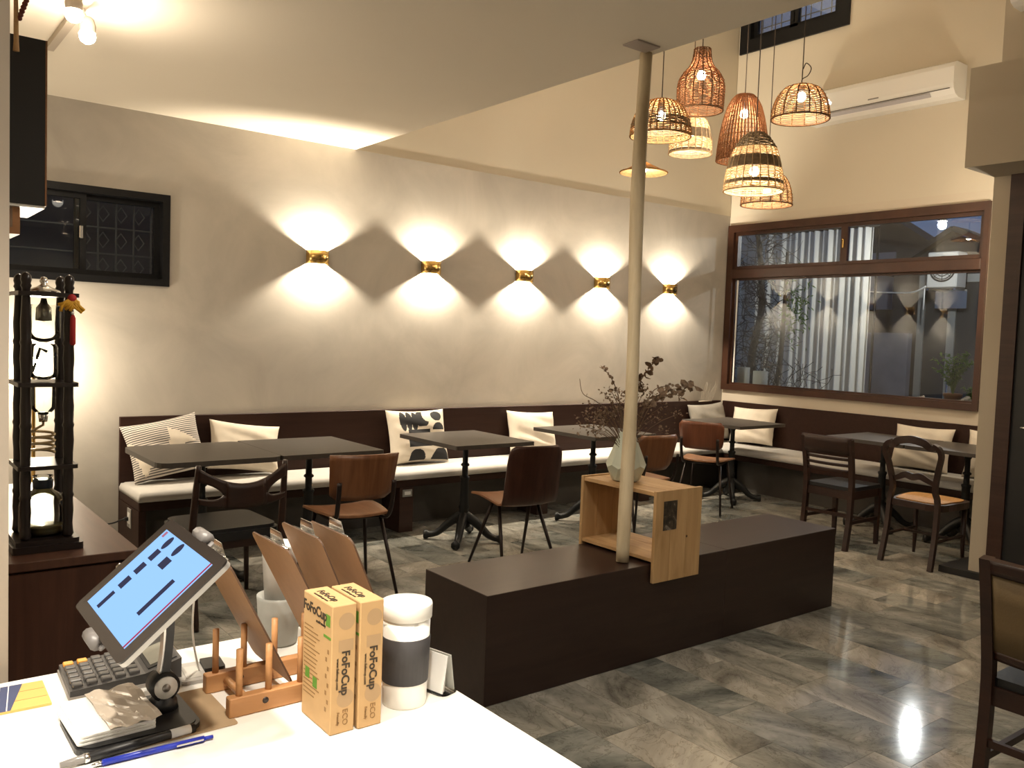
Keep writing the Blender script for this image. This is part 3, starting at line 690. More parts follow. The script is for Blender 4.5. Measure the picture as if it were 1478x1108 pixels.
# ------------------------------------------------------------------ tables
def bistro_table(label, x, y, w, d, rad=.012, group='dark bistro tables', rz=0):
    t = thing('bistro_table', label, 'table', (x, y, 0), rz, group)
    mb = MB(); mb.prism(rrect(-w / 2, w / 2, -d / 2, d / 2, rad, 4), .717, .745); mb.build('table_top', M_['tabletop'], t)
    mb = MB(); mb.lathe([(.02, .10), (.045, .10), (.05, .115), (.040, .15), (.034, .23), (.040, .25), (.032, .27), (.029, .36), (.030, .44), (.036, .455), (.036, .465), (.022, .472), (.021, .54), (.031, .546), (.031, .556), (.020, .565), (.020, .66), (.036, .69), (.05, .70), (.05, .705)], 16); mb.build('column', M_['iron'], t)
    mb = MB(); mb.bar((-.2, 0, .711), (.2, 0, .711), .04, .011, (0, 1, 0)); mb.bar((0, -.22, .711), (0, .22, .711), .04, .010, (1, 0, 0)); mb.build('top_bracket', M_['iron'], t)
    for k in range(4):
        a = PI / 4 + k * PI / 2; c, s = math.cos(a), math.sin(a)
        mb = MB(); pth = [(.01, .185), (.06, .16), (.12, .115), (.18, .058), (.235, .036), (.285, .034)]
        mb.tube([(c * r, s * r, z) for r, z in spline([(p[0], p[1], 0) for p in pth], 4) and [(q.x, q.y) for q in spline([(p[0], p[1], 0) for p in pth], 4)]], [.040 - .017 * min(1, i / 14) + (.009 if i > 17 else 0) for i in range(21)], 8)
        mb.ball((c * .27, s * .27, .018), .018, 8, 6); mb.build('foot', M_['iron'], t)
    return t
bistro_table('dark table with rounded corners at the socket end of the bench', 1.625, 5.0, .69, .74, .07)
bistro_table('dark table pushed against the rounded one, beside the brown plywood chair', 2.30, 5.02, .655, .74)
bistro_table('dark square table standing before the black and white pillow', 3.475, 4.985, .66, .74)
bistro_table('dark square table between the pine crate and the plaster wall', 4.73, 5.0, .66, .74)
bistro_table('dark table in the bench corner before the grey pillow', 6.60, 5.08, .68, .68)
bistro_table('dark table before the slatted chair at the window bench', 6.77, 3.68, .66, .665)
bistro_table('dark table beside the partition at the window bench', 6.77, 3.005, .66, .665)

# ------------------------------------------------------------------ chairs
M_['ply'] = wood('brown_plywood', (0.115, 0.042, 0.016), (0.20, 0.085, 0.036), (30, 3, 3), .35)
M_['ply_red'] = wood('red_brown_plywood', (0.10, 0.032, 0.015), (0.165, 0.058, 0.028), (30, 3, 3), .33)
M_['ply_dark'] = wood('dark_plywood', (0.032, 0.012, 0.008), (0.060, 0.024, 0.016), (30, 3, 3), .35)
M_['ply_seat'] = wood('worn_seat_plywood', (0.17, 0.075, 0.034), (0.28, 0.135, 0.064), (30, 3, 3), .4)
M_['steel_dk'] = pmat('dark_brown_steel', (0.022, 0.014, 0.012), .4, .5)
M_['oldwood'] = wood('dark_stained_chair_wood', (0.016, 0.006, 0.004), (0.034, 0.013, 0.007), (5, 5, 30), .42)
M_['leather'] = pmat('black_leather', (0.010, 0.010, 0.011), .38, bmp=.1, bscale=200)
M_['cane'] = pmat('yellow_cane', (0.42, 0.22, 0.07), .6, var=.2, vscale=60, bmp=.4, bscale=180)
def arc_back(w0, w1, z0, z1, y0, y1, curve, R=8, C=12, rtop=0.0, rbot=0.0):
    g = []
    for i in range(R + 1):
        v = i / R; row = []
        for j in range(C + 1):
            u = -1 + 2 * j / C; hw = (w0 + (w1 - w0) * v) / 2
            if rtop and v > 1 - rtop: k = (v - (1 - rtop)) / rtop; hw *= 1 - .16 * (1 - math.sqrt(max(0, 1 - k * k)))
            if rbot and v < rbot: k = 1 - v / rbot; hw *= 1 - .22 * (1 - math.sqrt(max(0, 1 - k * k)))
            row.append((u * hw, y0 + (y1 - y0) * v + curve * (u * u) , z0 + (z1 - z0) * v))
        g.append(row)
    return g
def ply_chair(label, loc, rz, back='ply', seat='ply_seat', zt=.80, zb=.54, wt=.40, wb=.36, rtop=.25, rbot=.3, group='plywood chairs with steel legs'):
    t = thing('plywood_chair', label, 'chair', loc, rz, group)
    mb = MB(); g = []
    for i in range(11):
        v = i / 10; y = -.20 + .42 * v; hw = (.165 + .045 * math.sin(v * PI * .62)) * (1 if v < .85 else 1 - .10 * ((v - .85) / .15) ** 2)
        g.append([(u * hw, y, .447 + .012 * abs(u) ** 2 - .02 * max(0, v - .8) / .2 * .6 + .006 * (1 - v)) for u in [-1 + 2 * j / 10 for j in range(11)]])
    mb.sheet(g, .012); mb.build('seat', M_[seat], t)
    mb = MB(); mb.sheet(arc_back(wb, wt, zb, zt, -.225, -.275, .045, rtop=rtop, rbot=rbot), .011); mb.build('backrest', M_[back], t)
    for sx in (-1, 1):
        mb = MB(); mb.tube([(sx * .15, .12, .432), (sx * .20, .19, .005)], [.012, .009], 8); mb.build('leg', M_['steel_dk'], t)
        mb = MB(); mb.tube([(sx * .15, -.12, .432), (sx * .205, -.25, .005)], [.012, .009], 8); mb.build('leg', M_['steel_dk'], t)
        mb = MB(); mb.tube(spline([(sx * .15, .10, .432), (sx * .152, -.14, .430), (sx * .155, -.225, .46), (sx * .158, -.262, .56), (sx * .158, -.275, .66)], 4), .009, 8, flat=1.5); mb.build('back_upright', M_['steel_dk'], t)
    for yy in (.10, -.12): mb = MB(); mb.tube([(-.15, yy, .43), (.15, yy, .43)], .009, 8); mb.build('seat_frame_bar', M_['steel_dk'], t)
    return t
ply_chair('brown plywood chair with steel legs at the pair of joined tables', (2.26, 4.40, 0), -.10, 'ply', 'ply_seat', .805, .55, .40, .36, 0, .12)
ply_chair('brown plywood chair at the table nearest the pine crate', (4.66, 4.46, 0), -.05, 'ply', 'ply_seat', .80, .54, .40, .34, .1, .35)
ply_chair('red-brown plywood chair drawn up to the corner table', (6.02, 4.90, 0), -1.15, 'ply_red', 'ply_seat', .80, .56, .40, .37, .2, .3)
# one-piece shell chair
t = thing('shell_chair', 'dark one-piece plywood shell chair with angled steel legs at the square table', 'chair', (3.36, 4.27, 0), -.12)
pth = spline([(0, .22, .445), (0, .10, .455), (0, -.06, .440), (0, -.17, .432), (0, -.225, .47), (0, -.245, .58), (0, -.265, .70), (0, -.285, .815)], 5); g = []
for i, p in enumerate(pth):
    v = i / (len(pth) - 1); hw = .205 - .012 * v
    if v > .86: k = (v - .86) / .14; hw *= .78 + .22 * math.sqrt(max(0, 1 - k * k))
    if v < .1: hw *= .88 + .12 * math.sqrt(1 - (1 - v / .1) ** 2)
    g.append([(u * hw, p.y + (.03 * u * u if v > .55 else .03 * u * u * max(0, (v - .35) / .2)), p.z + (.012 * u * u if v < .5 else 0)) for u in [-1 + 2 * j / 12 for j in range(13)]])
mb = MB(); mb.sheet(g, .011); mb.mi = [1 if (len(f) == 4 and sum(mb.v[i][1] for i in f) / 4 > -.19 and sum(mb.v[i][2] for i in f) / 4 < .47) else 0 for f in mb.f]
mb.build('shell', [M_['ply_dark'], M_['ply_seat']], t)
for sx in (-1, 1):
    mb = MB(); mb.tube([(sx * .14, .02, .428), (sx * .20, .20, .005)], [.013, .009], 8); mb.build('leg', M_['steel_dk'], t)
    mb = MB(); mb.tube([(sx * .14, -.06, .425), (sx * .20, -.24, .005)], [.013, .009], 8); mb.build('leg', M_['steel_dk'], t)
mb = MB(); mb.tube([(-.14, -.02, .422), (.14, -.02, .422)], .011, 8); mb.build('cross_bar', M_['steel_dk'], t)
# black leather chair with curved wooden back
t = thing('leather_seat_chair', 'dark wood chair with black leather seat and pierced curved back at the rounded table', 'chair', (1.545, 4.42, 0), .04)
mb = MB()
for (r, z0, z1) in ((.0, .40, .455),):
    mb.prism(rrect(-.235, .235, -.21, .235, .06, 5), .40, .445); mb.prism(rrect(-.222, .222, -.197, .222, .06, 5), .445, .462)
mb.build('seat', M_['leather'], t)
for sx in (-1, 1):
    mb = MB(); mb.tube(spline([(sx * .235, -.30, .003), (sx * .235, -.245, .25), (sx * .232, -.215, .45), (sx * .228, -.235, .62), (sx * .222, -.262, .80)], 5), [.013 + .006 * math.sin(PI * i / 20) for i in range(21)], 8); mb.build('leg', M_['oldwood'], t)
    mb = MB(); mb.tube([(sx * .215, .20, .42), (sx * .235, .225, .003)], [.017, .012], 8); mb.build('leg', M_['oldwood'], t)
mb = MB(); yb = lambda x: -.262 - .045 * (1 - (x / .225) ** 2); zt_ = lambda x: .705 + .085 * (abs(x) / .225) ** 2; zb_ = lambda x: .585 + .03 * (abs(x) / .225) ** 2.5
def strip(xs, lo, hi):
    g = []
    for k in range(5):
        g.append([(x, yb(x), lo(x) + (hi(x) - lo(x)) * k / 4) for x in xs])
    mb.sheet(g, .016)
xs = [-.10 + .02 * i for i in range(11)]; strip(xs, zb_, zt_)
for sx in (-1, 1):
    xx = [sx * (.10 + .0122 * i) for i in range(11)]
    hole = lambda x: .040 * math.sqrt(max(0, 1 - ((abs(x) - .222) / .105) ** 2)) if abs(x) > .117 else 0
    mid = lambda x: .650 + .03 * (abs(x) - .1) / .12
    if sx < 0: xx = xx[::-1]
    strip(xx, lambda x: mid(x) + hole(x), lambda x: max(zt_(x), mid(x) + hole(x) + .016)); strip(xx, zb_, lambda x: max(mid(x) - hole(x), zb_(x) + .012))
mb.build('backrest', M_['oldwood'], t)
mb = MB(); mb.bar((-.22, -.19, .385), (.22, -.19, .385), .02, .05, (0, 1, 0)); mb.bar((-.215, .2, .385), (.215, .2, .385), .02, .05, (0, 1, 0)); mb.bar((-.222, -.2, .385), (-.212, .2, .385), .02, .05, (1, 0, 0)); mb.bar((.222, -.2, .385), (.212, .2, .385), .02, .05, (1, 0, 0)); mb.build('seat_rail', M_['oldwood'], t)
# slat back wooden chair; local +Y is the facing direction
def slat_chair(label, loc, rz, zt=.83, cane_back=False, seatm='leather', w=.205):
    t = thing('wooden_chair', label, 'chair', loc, rz)
    for sx in (-1, 1):
        mb = MB(); mb.sweep(spline([(sx * w, -.25, .0), (sx * w, -.215, .22), (sx * w, -.205, .45), (sx * (w + .002), -.225, .62), (sx * (w + .004), -.265, zt)], 4), .034, .036, (1, 0, 0)); mb.build('leg', M_['oldwood'], t)
        mb = MB(); mb.bar((sx * (w - .01), .19, .0), (sx * (w - .01), .185, .43), .026, .026, (1, 0, 0), 0, .036, .036); mb.build('leg', M_['oldwood'], t)
        mb = MB(); mb.bar((sx * (w - .006), -.2, .40), (sx * (w - .01), .18, .40), .022, .06, (1, 0, 0)); mb.build('apron', M_['oldwood'], t)
        mb = MB(); mb.bar((sx * (w - .004), -.21, .20), (sx * (w - .01), .18, .20), .018, .024, (1, 0, 0)); mb.build('stretcher', M_['oldwood'], t)
    for (y, z) in ((-.2, .40), (.18, .40)): mb = MB(); mb.bar((-w + .01, y, z), (w - .01, y, z), .022, .06, (0, 1, 0)); mb.build('apron', M_['oldwood'], t)
    for (y, z) in ((.183, .17), (-.215, .25)): mb = MB(); mb.bar((-w + .01, y, z), (w - .01, y, z), .018, .024, (0, 1, 0)); mb.build('stretcher', M_['oldwood'], t)
    mb = MB(); mb.prism(rrect(-w + .0, w - .0, -.2, .215, .025, 4), .431, .458); mb.build('seat', M_[seatm], t)
    def rail(z0, z1, y, th, cv, name, mk, ex=0.0):
        mb = MB(); g = []
        for k in range(4):
            z = z0 + (z1 - z0) * k / 3; g.append([(u * (w + ex), y - (z - .62) * .19 - cv * (1 - u * u), z) for u in [-1 + 2 * j / 10 for j in range(11)]])
        mb.sheet(g, th); return mb.build(name, M_[mk], t)
    if cane_back:
        rail(zt - .045, zt, -.225, .024, .03, 'top_rail', 'oldwood', .0); rail(.55, zt - .05, -.225, .014, .03, 'back_panel', 'cane_dark'); rail(.52, .55, -.222, .02, .03, 'lower_rail', 'oldwood')
    else:
        rail(zt - .115, zt + .012, -.228, .022, .03, 'top_rail', 'oldwood', .016)
        for z in (.665, .62, .575): rail(z - .009, z + .011, -.225, .014, .03, 'slat', 'oldwood')
    return t
M_['cane_dark'] = pmat('dull_tan_upholstery', (0.13, 0.085, 0.035), .7, var=.1, bmp=.2, bscale=150)
slat_chair('dark wooden chair with a slatted back beside the end of the platform', (5.98, 3.55, 0), -PI / 2, .815, w=.185)
t = slat_chair('dark wooden chair with a tan back panel standing alone on the open floor', (3.06, 0.955, 0), -PI / 2, .845, True)
# balloon back chair with cane seat
t = thing('wooden_chair', 'dark wooden chair with a curved crest and yellow cane seat by the partition', 'chair', (5.99, 2.915, 0), -PI / 2)
for sx in (-1, 1):
    mb = MB(); mb.sweep(spline([(sx * .175, -.265, .0), (sx * .17, -.215, .22), (sx * .165, -.195, .45), (sx * .148, -.205, .54), (sx * .172, -.225, .68), (sx * .195, -.245, .775), (sx * .180, -.255, .825), (sx * .145, -.258, .845)], 4), .03, .034, (1, 0, 0)); mb.build('leg', M_['oldwood'], t)
    mb = MB(); mb.tube([(sx * .175, .20, .0), (sx * .17, .195, .12), (sx * .17, .19, .40)], [.011, .015, .019], 10); mb.build('leg', M_['oldwood'], t)
    mb = MB(); mb.tube([(sx * .168, -.20, .19), (sx * .17, .19, .19)], .010, 8); mb.build('stretcher', M_['oldwood'], t)
mb = MB(); mb.sweep(spline([(-.165, -.257, .835), (-.13, -.262, .825), (-.09, -.27, .855), (0, -.275, .872), (.09, -.27, .855), (.13, -.262, .825), (.165, -.257, .835)], 5), .024, [.034 + .018 * math.sin(PI * i / 30) for i in range(31)], (0, 1, 0)); mb.build('crest_rail', M_['oldwood'], t)
mb = MB(); mb.sweep(spline([(-.155, -.203, .575), (-.10, -.215, .60), (-.05, -.222, .622), (0, -.224, .612), (.05, -.222, .622), (.10, -.215, .60), (.155, -.203, .575)], 4), .02, [.026 + .02 * math.sin(PI * i / 24) for i in range(25)], (0, 1, 0)); mb.build('back_splat', M_['oldwood'], t)
seat_poly = [(x, y) for (x, y) in [(-.16, -.2), (.16, -.2), (.205, .0), (.215, .14), (.17, .22), (0, .24), (-.17, .22), (-.215, .14), (-.205, .0)]]
sp = [(q.x, q.y) for q in spline([(x, y, 0) for x, y in seat_poly + [seat_poly[0]]], 4)][:-1]
mb = MB(); mb.prism(sp, .395, .44); mb.build('seat_frame', M_['oldwood'], t)
mb = MB(); mb.prism([(x * .86, y * .86) for x, y in sp], .4405, .448); mb.build('cane_seat', M_['cane'], t)
mb = MB(); mb.tube([(-.165, .02, .19), (.165, .02, .19)], .010, 8); mb.build('stretcher', M_['oldwood'], t)
# ------------------------------------------------------------------ courtyard seen through the big window
m = MB(); m.box(XR + .17, 16, -1, 14, -.14, -.10); struct('courtyard_ground', m, pmat('dark_paving', (0.06, 0.06, 0.06), .9, var=.3, vscale=3))
m = MB(); m.box(XR + .161, 7.95, 3.0, 6.2, .94, .975); struct('window_sill_ledge', m, pmat('pale_sill_stone', (0.42, 0.41, 0.38), .6))
m = MB(); m.box(7.62, 7.9, 3.0, 6.2, -.1, .939); struct('wall_ledge', m, pmat('ledge_render', (0.25, 0.25, 0.24), .9))
# pale tiled garden wall behind the tree
wt = MB(); wt.box(10.6, 10.75, 7.45, 9.9, -.1, 3.3); wallt = struct('wall_garden', wt, M_['grout'])
tmb = MB(); tmb.box(-.012, 0, -.145, .145, -.115, .115, b=.004); tme = tmb.mesh('wall_tile', pmat('pale_wall_tile', (0.42, 0.43, 0.40), .4, var=.15, vscale=5))
for i in range(8):
    for j in range(13):
        o = bpy.data.objects.new('wall_tile', tme); COL.objects.link(o); o.parent = wallt; o.location = (10.6, 7.60 + i * .30, .1 + j * .24)
# curtain
M_['curtain'] = pmat('white_curtain_cloth', (0.82, 0.79, 0.71), .9)
g = []
for i in range(7):
    z = .1 + 2.94 * i / 6; g.append([(10.42 + .038 * math.sin(j * .70 + .5 * math.sin(j * .13)) + .02 * math.sin(j * .31 + i * .2), 5.99 + 1.72 * j / 150, z) for j in range(151)])
mb = MB(); mb.sheet(g, .004); mb.build('curtain', M_['curtain'], label='long white pleated curtain hanging across the courtyard', cat='curtain')
mb = MB(); mb.tube([(10.43, 5.9, 3.05), (10.43, 7.8, 3.05)], .014, 8); cr = mb
for k in range(2): cr.tube([(10.5, 5.95 + k * 1.8, -.1), (10.5, 5.95 + k * 1.8, 3.05)], .016, 8)
cr.build('curtain_rail', M_['blackframe'], label='thin black frame carrying the white curtain', cat='curtain rail')
# dark neighbouring houses
M_['house'] = pmat('dark_house_render', (0.032, 0.034, 0.040), .9, var=.2, vscale=2)
def gable_house(label, x, y0, y1, ze, zr, yr, m_, depth=2.0):
    t = thing('neighbour_house', label, 'house', (0, 0, 0))
    mb = MB(); mb.prism([(y0, -.1), (y1, -.1), (y1, ze), (yr, zr - .08), (y0, ze)], x, x + depth, 'x'); mb.build('house_wall', m_, t)
    for (a, b_, za, zb) in ((y0 - .12, yr, ze - .05, zr), (yr, y1 + .12, zr, ze - .05)):
        mb = MB(); mb.sheet([[(x - .12, a, za), (x - .12, b_, zb)], [(x + depth, a, za), (x + depth, b_, zb)]], .07, False); mb.build('roof_slope', pmat('dark_roof', (0.035, 0.034, 0.036), .8), t)
    return t
t = gable_house('dark gabled house behind the courtyard, under the dusk sky', 13.0, 6.2, 12.0, 2.86, 4.68, 8.9, M_['house'], .4)
mb = MB(); mb.box(12.97, 13.0, 7.05, 7.45, 2.1, 3.0); mb.build('wall_panel', pmat('blue_grey_panel', (0.16, 0.18, 0.24), .7), t)
gable_house('low dark shed with a shallow pitched roof behind the outdoor unit', 12.5, 4.7, 6.8, 2.66, 3.22, 5.92, M_['house'], .3)
m = MB(); m.box(11.2, 11.3, 5.84, 7.4, -.1, 1.70); struct('wall_courtyard', m, pmat('navy_render', (0.085, 0.10, 0.15), .85, var=.25, vscale=3))
# annex with grey metal door frame
t = thing('annex_door', 'grey metal framed glass door across the courtyard', 'door', (11.3, 0, -.1))
for (a, b_, c, d_) in ((4.83, 4.91, 0, 2.47), (5.29, 5.39, 0, 2.47), (5.70, 5.79, 0, 2.47)):
    mb = MB(); mb.box(0, .07, a, b_, c, d_); mb.build('door_post', pmat('grey_aluminium', (0.20, 0.21, 0.21), .5, .3), t)
mb = MB(); mb.box(0, .07, 4.6, 5.79, 2.47, 2.57); mb.build('door_head', pmat('grey_aluminium_head', (0.20, 0.21, 0.21), .5, .3), t)
mb = MB(); mb.box(.03, .05, 4.6, 5.74, .02, 2.47); mb.build('door_glass', pmat('dark_door_glass', (0.03, 0.032, 0.034), .15), t)
mb = MB(); mb.box(-.03, 0, 5.32, 5.35, 1.0, 1.25, b=.006); mb.build('door_handle', M_['chrome'], t)
m = MB(); m.box(11.4, 11.55, 4.4, 5.83, -.1, 2.72); struct('wall_annex', m, M_['house'])
# outdoor condenser
t = thing('outdoor_condenser', 'white outdoor air conditioner unit with round fan grille in the courtyard', 'air conditioner', (10.95, 5.33, 2.28))
mb = MB(); mb.box(0, .26, -.19, .19, 0, .45, b=.012); mb.build('casing', pmat('white_metal_casing', (0.45, 0.45, 0.43), .5), t)
mb = MB()
for r in (.05, .09, .13, .155): mb.tube([(-.006, r * math.cos(2 * PI * k / 28) - .01, .235 + r * math.sin(2 * PI * k / 28)) for k in range(28)], .006 if r < .15 else .011, 5, closed=True)
for k in range(8): mb.tube([(-.006, -.01, .235), (-.006, -.01 + .155 * math.cos(k * PI / 4), .235 + .155 * math.sin(k * PI / 4))], .004, 5)
mb.build('fan_grille', M_['black'], t)
mb = MB(); mb.bar((.30, -.17, -.02), (.0, -.17, -.02), .03, .02, (0, 1, 0)); mb.bar((.30, .17, -.02), (.0, .17, -.02), .03, .02, (0, 1, 0)); mb.box(.28, .32, -.2, .2, -.25, -.01); mb.build('bracket', M_['chrome'], t)
mb = MB(); mb.tube(spline([(10.97, 5.53, 2.30), (11.1, 5.75, 2.24), (11.5, 6.2, 2.26), (11.9, 7.0, 2.32), (12.9, 7.6, 2.4)], 6), .012, 6); mb.tube([(11.0, 5.56, 2.28), (11.0, 5.56, 2.0)], .008, 6)
mb.build('cable', M_['white_plastic'], label='pale cable running from the outdoor unit towards the gabled house', cat='cable')
# outdoor lamp
t = thing('outdoor_lamp', 'bright white outdoor lamp hung on a cable above the condenser', 'lamp', (9.56, 4.681, 2.863))
mb = MB(); mb.tube(spline([(-1.92, .0, .62), (-1.0, 0, .40), (0, 0, .26), (1.4, 0.3, .40), (2.9, .6, .72)], 6), .006, 6); mb.tube([(0, 0, .26), (0, 0, .095)], .006, 6); mb.build('cable', M_['black'], t)
mb = MB(); mb.lathe([(.03, .095), (.045, .06), (.05, .045)], 14, cap1=False); mb.build('lamp_cap', M_['black'], t)
M_['bulb_out'] = bulb_mat('outdoor_bulb_glass', (0.97, 0.98, 1.0), 35.0)
mb = MB(); mb.ball((0, 0, .0), .045, 14, 10); mb.build('bulb', M_['bulb_out'], t)
light('outdoor_lamp_light', 'POINT', (0, 0, 0), P_OUT, COOL, t, .03)
# courtyard tree
rt = random.Random(3); M_['bark'] = pmat('dark_bark', (0.055, 0.05, 0.045), .9, var=.3, vscale=20, bmp=.4, bscale=40); M_['leaf'] = translucent('green_leaf', (0.13, 0.24, 0.05), .3)
t = thing('courtyard_tree', 'dark bare tree with tangled twigs and a few green leaves in the courtyard', 'tree', (8.85, 6.55, -.1))
mb = MB(); mb.tube(spline([(0, 0, 0), (.03, -.05, .7), (-.02, .02, 1.4), (.05, -.04, 2.1), (0, .05, 3.0)], 6), [.075 - .002 * i for i in range(25)], 9); mb.tube(spline([(.02, -.03, .5), (.08, -.28, 1.1), (.05, -.36, 1.9), (.1, -.33, 2.7)], 6), [.045 - .0015 * i for i in range(19)], 8); mb.build('trunk', M_['bark'], t)
mb = MB()
for k in range(260):
    z = rt.uniform(.9, 2.9); a = rt.uniform(0, 2 * PI); p = Vector((rt.uniform(-.1, .1), rt.uniform(-.3, .2), z)); pts = [p]; d = Vector((math.cos(a) * .5, math.sin(a), rt.uniform(-.6, .9)))
    for s in range(5): d = (d + Vector((rt.uniform(-.5, .5), rt.uniform(-.6, .6), rt.uniform(-.7, .6)))).normalized(); pts.append(pts[-1] + d * rt.uniform(.06, .13))
    mb.tube(pts, [.007, .006, .005, .004, .003, .002], 4)
for k in range(26):
    p = Vector((rt.uniform(-.1, .2), rt.uniform(-.9, -.1), rt.uniform(1.05, 1.2))); pts = [p]; d = Vector((0, rt.uniform(-1, 1), 1))
    for s in range(4): d = (d + Vector((rt.uniform(-.3, .3), rt.uniform(-.8, .8), rt.uniform(-.6, .4)))).normalized(); pts.append(pts[-1] + d * .09)
    mb.tube(pts, .004, 4)
mb.build('twigs', M_['bark'], t, kind='stuff')
mb = MB()
for k in range(150):
    c = Vector((rt.gauss(.1, .08), rt.gauss(-.50, .09), rt.gauss(2.02, .18))); a = rt.uniform(0, 6.28); d = Vector((rt.uniform(-.3, .3), math.cos(a), math.sin(a) - .4)).normalized(); n_ = Vector((1, rt.uniform(-.6, .6), rt.uniform(-.5, .5))); sd = d.cross(n_).normalized()
    l = rt.uniform(.05, .09); mb.add([c, c + d * l * .5 + sd * .009 + n_ * .004, c + d * l, c + d * l * .5 - sd * .009 + n_ * .004], [(0, 1, 2), (0, 2, 3)], True)
mb.build('leaves', M_['leaf'], t, kind='stuff')
# pots and jars on the outer ledge
M_['terra'] = pmat('terracotta', (0.36, 0.19, 0.10), .8, var=.15)
def potted(label, loc, R, H, m_, nst, spread, height, seed):
    t = thing('potted_plant', label, 'plant', loc); r_ = random.Random(seed)
    mb = MB(); mb.lathe([(R * .72, 0), (R * .95, H * .8), (R * 1.06, H * .8), (R * 1.06, H), (R * .92, H), (R * .88, H * .85), (0, H * .85)], 18); mb.build('pot', m_, t)
    sm = MB(); lm = MB()
    for k in range(nst):
        a = r_.uniform(0, 6.28); s = r_.uniform(.3, 1) * spread; top = Vector((s * math.cos(a) * .6, s * math.sin(a), H + height * r_.uniform(.4, 1))); pts = bez((0, 0, H * .85), (top.x * .3, top.y * .3, top.z * .9), top, 6); sm.tube(pts, .002, 4)
        for p in pts[2:]:
            for q in range(6):
                d = Vector((r_.uniform(-1, 1), r_.uniform(-1, 1), r_.uniform(-.5, .6))).normalized(); l = r_.uniform(.02, .045); sd = d.cross(Vector((.3, .2, 1))).normalized() * l * .28
                lm.add([p, p + d * l * .5 + sd, p + d * l, p + d * l * .5 - sd], [(0, 1, 2), (0, 2, 3)], True)
    sm.build('stems', M_['leaf'], t, kind='stuff'); lm.build('leaves', M_['leaf'], t, kind='stuff')
potted('leafy green plant in a terracotta pot on the outer window ledge', (7.80, 3.63, .976), .075, .13, M_['terra'], 22, .22, .36, 5)
potted('small plant in a dark pot beside the terracotta one on the ledge', (7.82, 3.475, .976), .05, .09, M_['black'], 8, .08, .10, 6)
mb = MB(); mb.box(7.72, 7.78, 3.35, 3.41, .976, 1.10, b=.004); mb.build('white_block', M_['white_plastic'], label='small white block at the end of the outer window ledge', cat='block')
M_['frost'] = translucent('frosted_plastic', (0.62, 0.62, 0.58), .45, var=.03)
for (y, r, h, l) in ((5.86, .07, .25, 'taller frosted jar on the outer ledge beside the window frame'), (5.635, .078, .22, 'shorter frosted jar on the outer window ledge')):
    mb = MB(); mb.lathe([(r * .96, 0), (r, .01), (r, h), (r * .93, h), (r * .93, .02), (0, .02)], 18); mb.build('ledge_jar', M_['frost'], label=l, cat='jar', loc=(7.74, y, .976))

# ------------------------------------------------------------------ air conditioners
def aircon(label, loc, rz, W, Hh, D, detail=True):
    t = thing('air_conditioner', label, 'air conditioner', loc, rz)   # local: +Y out of the wall, X along it, z up from the underside
    prof = [(0, 0), (D * .55, 0), (D * .80, .018), (D * .97, .06), (D, .10), (D, Hh - .05), (D * .93, Hh - .015), (D * .8, Hh), (0, Hh)]
    mb = MB(); mb.prism(prof, -W / 2, W / 2, 'x'); mb.build('casing', M_['white_plastic'], t)
    if detail:
        mb = MB(); mb.box(-W / 2 + .03, W / 2 - .03, D * .98, D + .0015, .058, .064); mb.build('panel_gap', pmat('dark_gap', (0.10, 0.09, 0.085), .6), t)
        mb = MB(); mb.sheet([[(-W * .36, D * .86, .022), (W * .40, D * .86, .022)], [(-W * .36, D * .985, .050), (W * .40, D * .985, .050)]], .006, False); mb.build('louver', pmat('grey_louver', (0.42, 0.40, 0.42), .4), t)
        mb = MB(); mb.box(-.05, .05, D, D + .001, .095, .107); mb.build('badge', pmat('grey_badge', (0.25, 0.24, 0.23), .4), t)
        for (a, b_) in ((0, 0), (.02, -.018), (-.018, -.022)):
            mb = MB(); mb.tube([(W / 2 - .26 + a, D, .165 + b_), (W / 2 - .26 + a, D + .002, .165 + b_)], .012, 10); mb.build('display_light', emis('white_display_glow', (.95, .97, 1), 4.0), t)
    return t
aircon('long white air conditioner mounted high on the window wall', (XR + .002, 4.235, 3.60), PI / 2, 1.41, .285, .225)
aircon('white air conditioner high on the partition wall', (PX - .001, 2.05, 3.62), PI / 2, .80, .285, .19, False)

# ------------------------------------------------------------------ dark platform, post, crate, vase
PT = .451
t = thing('platform', 'long low dark brown platform in the middle of the floor', 'platform', (0, 0, 0))
mb = MB(); mb.box(1.99, 3.472, 2.672, 3.13, .001, PT, b=.002); mb.build('platform_module', M_['dkwood_x'], t)
mb = MB(); mb.box(3.4725, 4.447, 2.672, 3.13, .001, PT, b=.002); mb.build('platform_module', M_['dkwood_x'], t)
# peeled log post from platform to ceiling
mb = MB(); pts = []; rs = []
for i in range(41):
    s = i / 40; pts.append((2.834 + .155 * s + .006 * math.sin(7 * s), 2.765 + .150 * s + .005 * math.sin(9 * s + 1), PT + .002 + (ZC - PT - .004) * s)); rs.append(.0300 + .002 * math.sin(11 * s) + .002 * s)
mb.tube(pts, rs, 14); mb.build('wooden_post', wood('pale_peeled_log', (0.44, 0.35, 0.225), (0.64, 0.54, 0.37), (14, 14, 2.5), .7, .2, False), label='pale peeled log post standing from the platform to the ceiling', cat='post')
M_['pine'] = wood('pine_boards', (0.36, 0.205, 0.085), (0.55, 0.345, 0.165), (3, 22, 22), .55, .05)
M_['pine_v'] = wood('pine_boards_upright', (0.36, 0.215, 0.09), (0.54, 0.35, 0.17), (22, 22, 2.5), .55, .05)
M_['pine_y'] = wood('pine_boards_long', (0.38, 0.22, 0.095), (0.56, 0.355, 0.17), (22, 2.5, 22), .55, .05)
t = thing('wooden_crate', 'open pine crate saddled over the dark platform', 'crate', (0, 0, 0))
cx0, cx1, cy0, cy1, cz = 2.914, 3.226, 2.645, 3.155, .787
